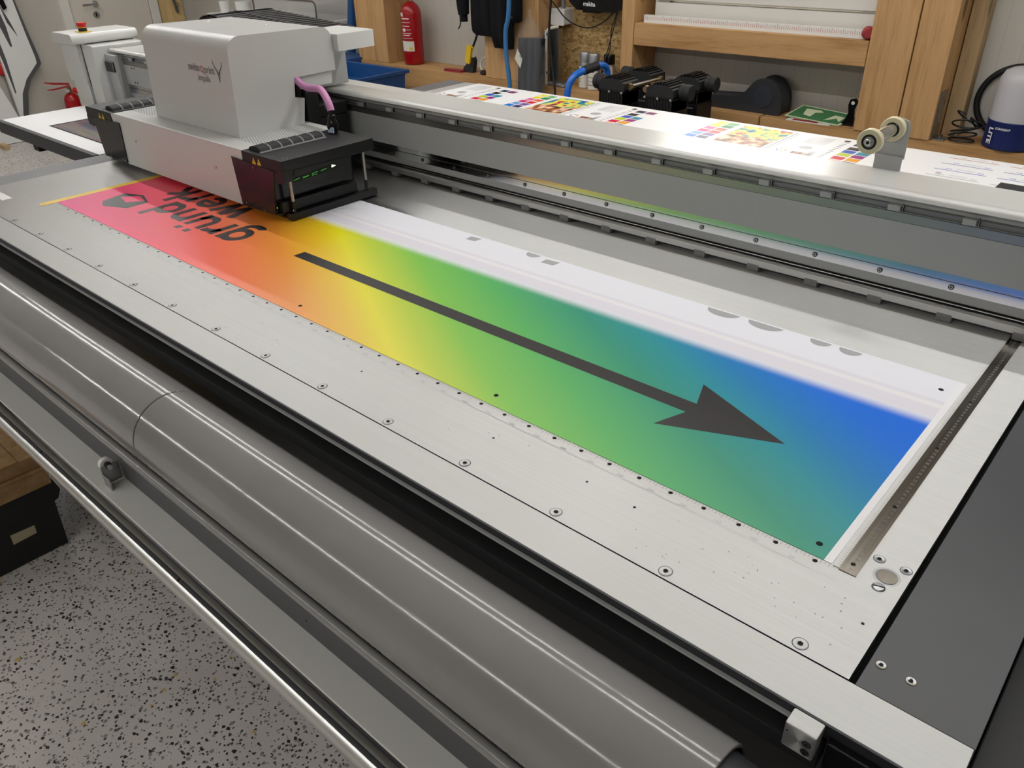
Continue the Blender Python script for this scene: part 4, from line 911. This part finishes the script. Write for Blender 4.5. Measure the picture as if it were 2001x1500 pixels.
# junction box, conduit, foil
t = thing('junction_box', (-2.81, 3.03, 0.115), 'white square electrical box between post and chipboard', 'electrical box')
MB().prism(rrect(-2.853, -2.762, 0.116, 0.198, 0.008), 'y', 3.0, 3.084, 'white_plastic').build('box_body', t, bevel=0.002)
MB().cyl((-2.79, 3.03, 0.198), (-2.79, 3.03, 1.2), 0.011, 'clip_grey', n=14).build('conduit', t)
t = thing('metal_channel', (-2.80, 2.95, -0.19), 'upright grey metal channel with white pipe standing on the sill', 'channel')
MB().prism([(-2.812, 2.935), (-2.812, 3.0), (-2.768, 3.0), (-2.768, 2.96), (-2.773, 2.96), (-2.773, 2.994), (-2.807, 2.994), (-2.807, 2.935)], 'z', -0.189, 0.10, 'zinc').build('channel_profile', t, bevel=0.001)
MB().tube([(-2.826, 2.925, -0.188), (-2.826, 2.925, 0.07), (-2.822, 2.93, 0.095), (-2.80, 2.95, 0.108), (-2.775, 2.97, 0.112)], 0.0085, 'label_white', 12, 5).build('pipe', t)
for z in (-0.13, 0.07): MB().box(-2.84, -2.812, 2.918, 2.934, z, z + 0.014, 'clip_grey').build('pipe_clip', t, bevel=0.001)
fo = MB().box(-2.80, -2.685, 2.905, 2.985, -0.189, -0.168, 'foil')
fo = fo.build('foil_packet', None, (-2.74, 2.945, -0.189), 0.006, 3); tag(fo, 'crinkled silver foil packet on the sill left of the spray cans', 'packet')
# black cables
tag(MB().tube([(-2.70, 2.84, 1.86), (-2.715, 2.84, 0.6), (-2.725, 2.84, 0.26), (-2.735, 2.84, 0.10), (-2.70, 2.83, -0.10), (-2.675, 2.82, -0.22), (-2.65, 2.80, -0.6), (-2.63, 2.80, -0.91)], 0.0062, 'cord_black', 10).build('black_cable', None, (-2.65, 2.8, -0.92)), 'black cable hanging straight down left of the chipboard', 'cable')
tag(MB().tube([(-2.86, 2.89, 0.30), (-2.80, 2.95, 0.235), (-2.74, 2.98, 0.16), (-2.66, 3.0, 0.12), (-2.57, 3.0, 0.118), (-2.48, 2.99, 0.155), (-2.42, 2.985, 0.205)], 0.0035, 'cord_black', 8).build('black_cable', None, (-2.6, 3.0, 0.1)), 'thin black cable drooping below the black tool case', 'cable')
# tool case
rd = thing('tool_case', (-2.53, 3.0, 0.20), 'black tool case with white lettering hanging on the chipboard', 'tool case')
MB().prism([(-2.70, 0.245), (-2.655, 0.212), (-2.395, 0.207), (-2.375, 0.225), (-2.37, 0.52), (-2.70, 0.52)], 'y', 2.975, 3.083, 'black_gloss').build('case_body', rd, bevel=0.008)
MB().box(-2.625, -2.525, 2.985, 3.04, 0.19, 0.212, 'black_rough').build('case_latch', rd, bevel=0.004)
MB().box(-2.69, -2.38, 2.97, 2.98, 0.27, 0.28, 'charcoal').build('case_rim', rd, bevel=0.002)
MB().text('makita', (-2.612, 2.9735, 0.226), (1, 0, -0.03), (0, 0, 1), 0.03, 'text_white', 0.0006, 0.0004).build('case_lettering', rd, smooth=0)
for dx in (0.0, 0.012):
    MB().tube([(-2.405, 3.0, 0.21), (-2.415 - dx, 2.98, 0.12), (-2.435 + dx, 2.965, 0.02), (-2.445 - dx * 0.5, 2.94, -0.06), (-2.45 + dx, 2.935, -0.17)], 0.003, 'cord_black', 8).build('lead', rd)
# spray cans
def can(x, y, cap_m, label, body='can_silver', lab_m='label_white'):
    t = thing('spray_can', (x, y, -0.19), label, 'spray can', 'spray cans on the sill')
    MB().lathe([(0.031, 0), (0.0325, 0.003), (0.0325, 0.125), (0.030, 0.136), (0.026, 0.139)], (x, y, -0.19), body, n=32).build('can_body', t, smooth=40)
    MB().lathe([(0.0305, 0.137), (0.0305, 0.182), (0.0285, 0.186)], (x, y, -0.19), cap_m, n=32).build('can_cap', t, smooth=40)
    return t
def can_label(t, x, y, rows, mm, z0=-0.185, z1=-0.075):
    m = MB(); band(m, 0.0329, x, y, -150, -20, z0, z1, mm)
    for a0_, a1_, za, zb, mt in rows: band(m, 0.0331, x, y, a0_, a1_, za, zb, mt)
    m.build('can_label', t, smooth=60)
a = can(-2.598, 2.985, 'can_silver', 'silver capped spray can, left of three on the sill')
can_label(a, -2.598, 2.985, [(-130, -90, -0.10, -0.096, 'mark_black'), (-130, -100, -0.12, -0.117, 'mark_black'), (-130, -95, -0.14, -0.137, 'text_grey'), (-130, -95, -0.155, -0.152, 'text_grey')], 'label_white')
a = can(-2.522, 2.965, 'can_silver', 'silver capped spray can with red dot logo, in the middle of three')
can_label(a, -2.522, 2.965, [(-118, -104, -0.098, -0.086, 'text_red'), (-100, -55, -0.097, -0.088, 'mark_black'), (-130, -60, -0.125, -0.121, 'mark_grey'), (-130, -60, -0.145, -0.142, 'mark_grey'), (-130, -60, -0.165, -0.160, 'mark_grey')], 'label_white', -0.185, -0.07)
a = can(-2.44, 2.99, 'black_gloss', 'black capped spray can, right of three on the sill')
can_label(a, -2.44, 2.99, [(-140, -40, -0.095, -0.085, 'mark_black'), (-120, -60, -0.12, -0.116, 'mark_grey')], 'label_white', -0.185, -0.062)
# compressor
cp = thing('air_compressor', (-1.88, 2.5, -0.92), 'black four headed air compressor with blue handle behind the table', 'compressor')
MB().lathe([(0.05, -0.46), (0.12, -0.45), (0.155, -0.42), (0.155, 0.42), (0.12, 0.45), (0.05, 0.46)], (-1.87, 2.53, -0.66), 'blue_paint', (1, 0, 0), 36).build('tank', cp, smooth=50)
for x in (-2.2, -1.55):
    for y in (2.40, 2.66): MB().box(x - 0.02, x + 0.02, y - 0.02, y + 0.02, -0.92, -0.74, 'black_rough').build('foot', cp, bevel=0.003)
MB().box(-2.2, -1.52, 2.35, 2.74, -0.505, -0.47, 'charcoal').build('platform', cp, bevel=0.003)
def head(x, y, zt, side):
    hb = MB().box(x - 0.07, x + 0.07, y - 0.068, y + 0.068, -0.47, zt - 0.115, 'black_paint').box(x - 0.066, x + 0.066, y - 0.064, y + 0.064, zt - 0.115, zt - 0.058, 'black_gloss')
    for k in range(9): hb.box(x - 0.064 + 0.0155 * k, x - 0.058 + 0.0155 * k, y - 0.0665, y + 0.0665, zt - 0.112, zt - 0.06, 'black_paint')
    hb.box(x - 0.05, x - 0.015, y - 0.0695, y - 0.067, zt - 0.135, zt - 0.128, 'black_hole').box(x + 0.01, x + 0.05, y - 0.0695, y - 0.067, zt - 0.135, zt - 0.128, 'clip_grey')
    h_ = hb.build('pump_head', cp, bevel=0.002)
    lid = MB().box(x - 0.074, x + 0.074, y - 0.071, y + 0.071, zt - 0.058, zt - 0.05, 'black_gloss')
    lid.prism([(x - 0.068, zt - 0.05), (x + 0.068, zt - 0.05), (x + 0.066, zt - 0.018), (x + 0.045, zt - 0.006), (x, zt - 0.002), (x - 0.045, zt - 0.006), (x - 0.066, zt - 0.018)], 'y', y - 0.062, y + 0.062, 'black_rough')
    lid = lid.build('lid', h_, h_['o'], bevel=0.002)
    fn = MB()
    for k in range(8):
        xx = x - 0.053 + 0.0152 * k; hh = zt + 0.011 - 0.4 * (xx - x) ** 2 / 0.066
        fn.box(xx - 0.003, xx + 0.003, y - 0.055, y + 0.055, zt - 0.02, hh, 'black_paint')
    fn.build('cooling_fins', h_, h_['o'])
    for sx in (-0.066, 0.0, 0.066): MB().cyl((x + sx, y - 0.0715, zt - 0.054), (x + sx, y - 0.078, zt - 0.054), 0.0055, 'chrome', n=8).build('bolt', h_, h_['o'])
    f0 = (x + side * 0.066, y - 0.005, zt - 0.03)
    MB().lathe([(0.022, 0), (0.026, 0.008), (0.033, 0.012), (0.034, 0.03), (0.031, 0.034), (0.034, 0.038), (0.034, 0.056), (0.031, 0.06)], f0, 'black_rough', (side, 0, 0), 28).build('intake_filter', h_, h_['o'], smooth=30)
for x, y, zt, s_ in ((-1.985, 2.43, 0.008, -1), (-2.005, 2.68, 0.004, -1), (-1.728, 2.43, 0.006, 1), (-1.745, 2.68, 0.002, 1)): head(x, y, zt, s_)
for x in (-1.905, -1.815):
    MB().cyl((x + 0.0, 2.40, -0.025), (x, 2.66, -0.028), 0.009, 'chrome', n=16).cyl((x, 2.392, -0.025), (x, 2.41, -0.025), 0.0165, 'brass', n=6).cyl((x, 2.64, -0.028), (x, 2.66, -0.028), 0.0145, 'brass', n=6).build('air_pipe', cp)
MB().cyl((-1.86, 2.52, -0.12), (-1.86, 2.52, -0.02), 0.010, 'brass', n=12).cyl((-1.86, 2.52, -0.05), (-1.86, 2.52, -0.03), 0.014, 'brass', n=6).cyl((-1.86, 2.52, -0.1), (-1.86, 2.52, -0.085), 0.014, 'brass', n=6).build('pressure_valve', cp)
for x in (-1.86, -1.60):
    MB().cyl((x - 0.05, 2.52, -0.30), (x + 0.06, 2.52, -0.30), 0.075, 'clip_grey', n=28).box(x - 0.06, x + 0.07, 2.46, 2.58, -0.47, -0.26, 'clip_grey').build('motor', cp, bevel=0.004)
for x in (-1.87, -1.61):
    MB().tube([(x - 0.06, 2.35, -0.10), (x, 2.34, -0.13), (x + 0.05, 2.36, -0.20), (x + 0.06, 2.38, -0.3)], 0.005, 'cord_black', 8).build('lead', cp)
MB().tube([(-2.262, 2.40, -0.5), (-2.262, 2.40, -0.2), (-2.26, 2.40, -0.08), (-2.25, 2.425, -0.025), (-2.237, 2.475, -0.002), (-2.22, 2.57, 0.012), (-2.215, 2.63, 0.005), (-2.215, 2.66, -0.04), (-2.215, 2.665, -0.2), (-2.215, 2.665, -0.5)], 0.0165, 'blue_paint', 16, 5).build('handle', cp)
MB().cyl((-2.2345, 2.49, 0.0005), (-2.2205, 2.58, 0.0115), 0.021, 'black_rough', n=20).build('handle_grip', cp)
MB().box(-2.29, -2.16, 2.38, 2.68, -0.52, -0.5, 'charcoal').build('handle_mount', cp)
# rag, speaker housing
rg = MB()
pts = []
for i in range(9):
    row = []
    for j in range(9):
        x = -2.17 + 0.19 * i / 8; y = 2.93 + 0.15 * j / 8
        e = math.sin(PI * i / 8) * math.sin(PI * j / 8)
        row.append((x, y, -0.188 + 0.085 * e ** 0.5 * (0.75 + 0.35 * math.sin(i * 2.3 + j * 1.7)) if e > 0 else -0.188))
    pts.append(row)
rg.rings(pts, 'rag_blue', False, False)
tag(rg.build('cleaning_rag', None, (-2.07, 3.0, -0.19)), 'crumpled dark blue rag on the sill behind the compressor', 'rag')
sp_ = thing('speaker_housing', (-1.62, 3.0, -0.19), 'long dark grey speaker housing with round grille on the sill', 'speaker')
prof = [(-1.83, -0.189), (-1.437, -0.189), (-1.432, -0.16), (-1.437, -0.11)] + [(-1.520 + 0.083 * math.cos(a), -0.120 + 0.083 * math.sin(a)) for a in [math.radians(15 + 115 * k / 12) for k in range(13)]] + [(-1.590, -0.075), (-1.61, -0.10), (-1.635, -0.122), (-1.665, -0.132), (-1.83, -0.140)]
MB().prism(prof, 'y', 2.955, 3.07, 'charcoal').build('housing', sp_, bevel=0.006)
MB().lathe([(0.048, 0), (0.047, 0.003), (0.0, 0.004)], (-1.522, 2.9555, -0.115), 'poly_dark', (0, -1, 0), 36, False).build('grille', sp_, smooth=30)
# green sign, card, blade
sg = thing('safety_sign', (-1.26, 2.99, -0.19), 'green safety sign with pale symbols lying on the sill', 'sign')
pl = lambda a, b, c=0.0: (a, b, -0.1885 + (b - 2.93) * 0.22 + c)
MB().poly([pl(-1.405, 2.955), pl(-1.135, 2.925), pl(-1.105, 3.05), pl(-1.375, 3.09)], 'sign_pale').poly([pl(-1.405, 2.955, -0.003), pl(-1.375, 3.09, -0.003), pl(-1.105, 3.05, -0.003), pl(-1.135, 2.925, -0.003)], 'sign_pale').build('sign_plate', sg)
g_ = MB().poly([pl(-1.394, 2.963, 0.0006), pl(-1.143, 2.935, 0.0006), pl(-1.115, 3.043, 0.0006), pl(-1.37, 3.08, 0.0006)], 'sign_green')
g_.poly([pl(-1.33, 2.99, 0.001), pl(-1.29, 2.975, 0.001), pl(-1.285, 3.02, 0.001), pl(-1.25, 3.03, 0.001), pl(-1.27, 3.05, 0.001), pl(-1.34, 3.05, 0.001)], 'sign_pale').poly([pl(-1.22, 2.955, 0.001), pl(-1.17, 2.99, 0.001), pl(-1.15, 2.96, 0.001), pl(-1.14, 3.01, 0.001), pl(-1.19, 3.02, 0.001)], 'sign_pale')
g_.build('sign_print', sg, smooth=0)
tag(MB().box(-1.375, -1.17, 2.908, 2.95, -0.1915, -0.189, 'tape_white').box(-1.35, -1.23, 2.916, 2.946, -0.189, -0.1885, 'card_red').build('printed_card', None, (-1.27, 2.93, -0.192)), 'white and red card at the front edge of the sill, below the green sign', 'card')
bl = MB().prism([(-1.145, -0.1915), (-1.082, -0.1915), (-1.082, -0.165), (-1.088, -0.12), (-1.078, -0.085), (-1.09, -0.072), (-1.112, -0.078), (-1.118, -0.10), (-1.112, -0.135), (-1.122, -0.165)], 'y', 2.955, 2.963, 'black_gloss').ring((-1.0985, 2.9545, -0.092), (0, -1, 0), 0, 0.008, 'label_white', 14)
tag(bl.build('saw_blade', None, (-1.11, 2.96, -0.192), 0), 'black flared tool blade with a hole, standing against a pine post', 'blade')
# ruler on the cross beam and red knob
rl_ = MB().box(-2.20, -1.085, 2.935, 2.955, 0.171, 0.2065, 'tape_white')
for k in range(0, 108): rl_.box(-2.19 + 0.01 * k, -2.1885 + 0.01 * k, 2.9345, 2.936, 0.185, 0.205 if k % 5 == 0 else 0.199, 'text_red')
tag(rl_.build('long_ruler', None, (-1.64, 2.945, 0.171)), 'long white ruler with reddish scale standing on the cross beam', 'ruler')
tag(MB().lathe([(0.018, -0.03), (0.024, -0.02), (0.026, 0.0), (0.024, 0.02), (0.018, 0.03)], (-1.082, 2.927, 0.198), 'card_red', (0.4, -1, 0), 24).build('tape_measure', None, (-1.08, 2.927, 0.172), 0), 'dark red round tape measure at the right end of the long ruler', 'tape measure')
# work lamp
wl = thing('work_lamp', (-0.462, 2.99, -0.192), 'navy work lamp with opal dome on the sill at the right', 'work lamp')
MB().lathe([(0.092, 0), (0.1, 0.006), (0.1, 0.03), (0.098, 0.095), (0.1, 0.105), (0.097, 0.108)], (-0.462, 2.99, -0.192), 'lamp_navy', n=44).build('lamp_base', wl, smooth=40)
MB().lathe([(0.096, 0.106), (0.096, 0.24), (0.093, 0.265), (0.082, 0.287), (0.06, 0.298), (0.0, 0.302)], (-0.462, 2.99, -0.192), 'opal', n=44, caps=False).build('lamp_dome', wl, smooth=60)
lt = MB()
def cyl_text(s, a, z, size, up, R=0.1006, mm='text_white', bold=0.0):
    aa = math.radians(a); ux = (-math.sin(aa), math.cos(aa), 0); nn = (math.cos(aa), math.sin(aa), 0)
    o_ = (-0.462 + R * nn[0], 2.99 + R * nn[1], z)
    lt.text(s, o_, *( (ux, (0, 0, 1)) if not up else ((0, 0, -1), ux)), size, mm, bold, 0.0006, 'LEFT' if up else 'CENTER')
cyl_text('LITE', -134, -0.108, 0.034, True, 0.1012, bold=0.0012)
for a, s in zip((-117, -112.5, -108, -103, -98, -93.5, -90.5, -87), 'SCANGRIP'): cyl_text(s, a, -0.113, 0.0115, False, 0.1, bold=0.0003)
lt.build('lamp_lettering', wl, smooth=0)
hc = MB().tube([(-0.500 + 0.145 * math.cos(a), 3.1065, -0.046 + 0.138 * math.sin(a)) for a in [2 * PI * k / 28 for k in range(29)]], 0.0125, 'cord_black', 12, 3, False)
tag(hc.build('coiled_hose', None, (-0.5, 3.09, -0.192)), 'thick black hose ring leaning on the wall behind the work lamp', 'hose')
cb_ = []
random.seed(3)
for k in range(5):
    ph = random.uniform(0, 6); rx, ry = random.uniform(0.045, 0.065), random.uniform(0.025, 0.045)
    for i in range(14):
        a = ph + 2 * PI * i / 14
        cb_.append((-0.632 + 0.002 * k + rx*0.85 * math.cos(a), 2.955 + ry * math.sin(a), -0.183 + 0.014 * k + 0.03 * (1 + math.sin(a * 1.0 + k)) * (k / 4)))
tag(MB().tube(cb_, 0.0035, 'cord_black', 8, 3).build('power_cable', None, (-0.63, 2.95, -0.19)), 'tangled thin black cable lying left of the work lamp', 'cable')
# blue bin, box, canister, roll
bn = thing('plastic_bin', (-4.12, 2.52, -0.92), 'large open blue plastic bin in front of the sill', 'bin')
m = MB()
def rc(g, z): return [(-4.42 - g, 2.28 - g, z), (-3.82 + g, 2.28 - g, z), (-3.82 + g, 2.74 + g, z), (-4.42 - g, 2.74 + g, z)]
m.rings([rc(-0.05, -0.918), rc(0.0, -0.20), rc(0.02, -0.195), rc(0.02, -0.175), rc(-0.004, -0.175), rc(-0.05, -0.88)], 'bin_blue'); m.build('bin_shell', bn, bevel=0.004)
tag(MB().prism([(-4.40, 2.30), (-4.0, 2.32), (-3.88, 2.42), (-4.05, 2.5), (-4.38, 2.46)], 'z', -0.262, -0.235, 'paper_blue').build('paper_scrap', None, (-4.15, 2.4, -0.262), 0.008), 'pale blue paper lying in the open blue bin', 'paper')
MB().box(-4.40, -3.84, 2.30, 2.72, -0.90, -0.263, 'bin_blue').build('bin_filling', bn)
bx = MB().box(-4.86, -4.46, 2.76, 3.0, -0.918, -0.215, 'bin_blue').box(-4.87, -4.45, 2.75, 3.01, -0.215, -0.175, 'bin_blue')
tag(bx.build('lidded_box', None, (-4.66, 2.88, -0.918), 0.006), 'closed dark blue box behind the open blue bin', 'box')
tag(MB().lathe([(0.055, 0), (0.058, 0.01), (0.058, 0.10), (0.045, 0.125), (0.02, 0.13), (0.02, 0.15)], (-4.66, 2.86, -0.175), 'white_plastic').build('canister', None, (-4.66, 2.86, -0.175), 0), 'white canister standing on the closed dark blue box', 'canister')
tag(MB().cyl((-4.93, 3.07, -0.918), (-4.80, 3.36, 1.3), 0.033, 'bin_blue').build('film_roll', None, (-4.85, 3.1, -0.918)), 'tall dark blue roll leaning in the corner behind the printer', 'roll')
tag(MB().tube([(-4.49, 2.93, -0.36), (-3.0, 2.93, -0.36)], 0.014, 'white_plastic', 14, 1).build('water_pipe', None, (-3.8, 2.93, -0.36)), 'thin white pipe running under the sill beam', 'pipe')
# shelf with cups and clear bin
sh = MB().box(-6.42, -4.98, 2.92, 3.4, -0.03, -0.004, 'white_plastic')
for x in (-6.4, -5.03): sh.box(x, x + 0.03, 2.94, 3.4, -0.92, -0.03, 'white_plastic')
tag(sh.build('side_table', None, (-5.7, 3.1, -0.92), 0.002), 'white side table carrying cups and clear bin in the far corner', 'table')
for x, r_, s in ((-6.26, 0.042, 'smaller white paper roll on the side table, left of the wider one'), (-5.985, 0.062, 'wider white paper roll on the side table, right of the smaller one')):
    tag(MB().lathe([(r_ * 0.94, 0), (r_, 0.09 if r_ < 0.05 else 0.1), (r_ * 0.35, 0.09 if r_ < 0.05 else 0.1), (r_ * 0.35, 0.02)], (x, 3.0, -0.004), 'white_plastic', n=28).build('paper_roll', None, (x, 3.0, -0.004)), s, 'roll', 'white rolls on the side table')
cl = thing('clear_bin', (-5.42, 3.1, -0.004), 'see-through plastic bin with rounded brown rim on the side table', 'bin')
MB().prism(rrect(-5.83, -5.03, -0.003, 0.13, 0.03), 'y', 3.0, 3.3, 'clear_bin').build('bin_body', cl)
rim = rrect(-5.83, -5.03, -0.0, 0.13, 0.035)
MB().tube([(x, 2.995, z + 0.006) for x, z in rim + [rim[0]]], 0.006, 'rim_brown', 8, 1, False).build('bin_rim', cl)
# wall board with stick by the door
bo = MB().box(-7.549, -7.525, 3.075, 3.30, -0.16, 1.0, 'pine_board')
bo = bo.build('wooden_board', None, (-7.53, 3.19, -0.16)); tag(bo, 'pale wooden board on the left wall beside the door', 'board')
stt = thing('hanging_bar', (-7.50, 3.2, 0.0), 'thin dark grey bar hanging on the pale wooden board', 'bar')
MB().cyl((-7.508, 3.165, 0.35), (-7.508, 3.235, -0.085), 0.013, 'stripe_grey').build('bar', stt)
MB().tube([(-7.50, 3.235 + 0.018 * math.cos(a), -0.02 + 0.018 * math.sin(a)) for a in [2 * PI * k / 12 for k in range(13)]], 0.003, 'rim_brown', 6, 2, False).build('ring', stt)
# white boards with grey stripes at the left wall
pb = thing('pointed_board', (-7.48, 1.68, -0.92), 'tall pointed white board with dark grey stripes at the left wall', 'board')
out = [(1.625, -0.915), (1.655, -0.915), (1.70, -0.72), (1.745, -0.56), (1.80, -0.46), (1.915, -0.355), (1.905, -0.28), (1.885, -0.10), (1.86, 0.12), (1.82, 0.55), (1.50, 0.55), (1.60, -0.12), (1.62, -0.3)]
MB().prism(out, 'x', -7.50, -7.47, 'white_plastic').build('board_panel', pb)
st = MB()
def strip(P, Qs):
    for i in range(len(P) - 1): st.poly([(-7.4695, *P[i]), (-7.4695, *Qs[i]), (-7.4695, *Qs[i + 1]), (-7.4695, *P[i + 1])], 'stripe_grey')
strip([(1.82, 0.55), (1.86, 0.12), (1.885, -0.10), (1.912, -0.29), (1.915, -0.355)], [(1.80, 0.55), (1.845, 0.12), (1.862, -0.10), (1.882, -0.30), (1.88, -0.345)])
strip([(1.915, -0.355), (1.80, -0.46), (1.745, -0.56), (1.70, -0.72), (1.655, -0.915)], [(1.88, -0.345), (1.765, -0.455), (1.70, -0.56), (1.655, -0.72), (1.635, -0.915)])
strip([(1.60, 0.2), (1.645, -0.05), (1.66, -0.3), (1.655, -0.55)], [(1.55, 0.2), (1.605, -0.08), (1.63, -0.3), (1.645, -0.55)])
strip([(1.68, 0.35), (1.715, 0.1), (1.735, -0.05), (1.735, -0.2)], [(1.64, 0.35), (1.66, 0.1), (1.69, -0.05), (1.72, -0.2)])
strip([(1.74, 0.1), (1.775, -0.02), (1.80, -0.13)], [(1.735, 0.1), (1.75, -0.02), (1.798, -0.13)])
st.build('board_stripes', pb, smooth=0)
MB().prism([(1.72, 0.36), (1.745, 0.37), (1.765, 0.16), (1.775, 0.085), (1.755, 0.075), (1.735, 0.16)], 'x', -7.4685, -7.45, 'black_gloss').build('board_handle', pb, bevel=0.004)
lo_ = MB().prism([(1.25, -0.915), (1.575, -0.915), (1.60, -0.75), (1.50, -0.36), (1.25, -0.30)], 'x', -7.42, -7.40, 'white_plastic').prism([(1.495, -0.385), (1.508, -0.42), (1.52, -0.405)], 'x', -7.3995, -7.399, 'card_red')
tag(lo_.build('leaning_board', None, (-7.41, 1.4, -0.915), 0), 'low white board with a small red mark at the far left edge', 'board')
tag(MB().lathe([(0.0, 0.0), (0.045, 0.004), (0.062, 0.015), (0.066, 0.03), (0.066, 0.04), (0.05, 0.045)], (-7.504, 1.64, -0.355), 'red_plastic', (-1, 0, 0), 28, False).build('wall_bell', None, (-7.54, 1.615, -0.345)), 'red rounded fixture on the left wall behind the pointed board', 'bell')
sc_ = MB().box(-7.34, -7.22, 1.36, 1.40, -0.919, -0.885, 'scrap_pine')
tag(sc_.build('wood_offcut', None, (-7.2, 1.42, -0.919)), 'small wooden offcut on the floor at the far left', 'wood')

for o in bpy.data.objects:
    if 'o' in o: del o['o']
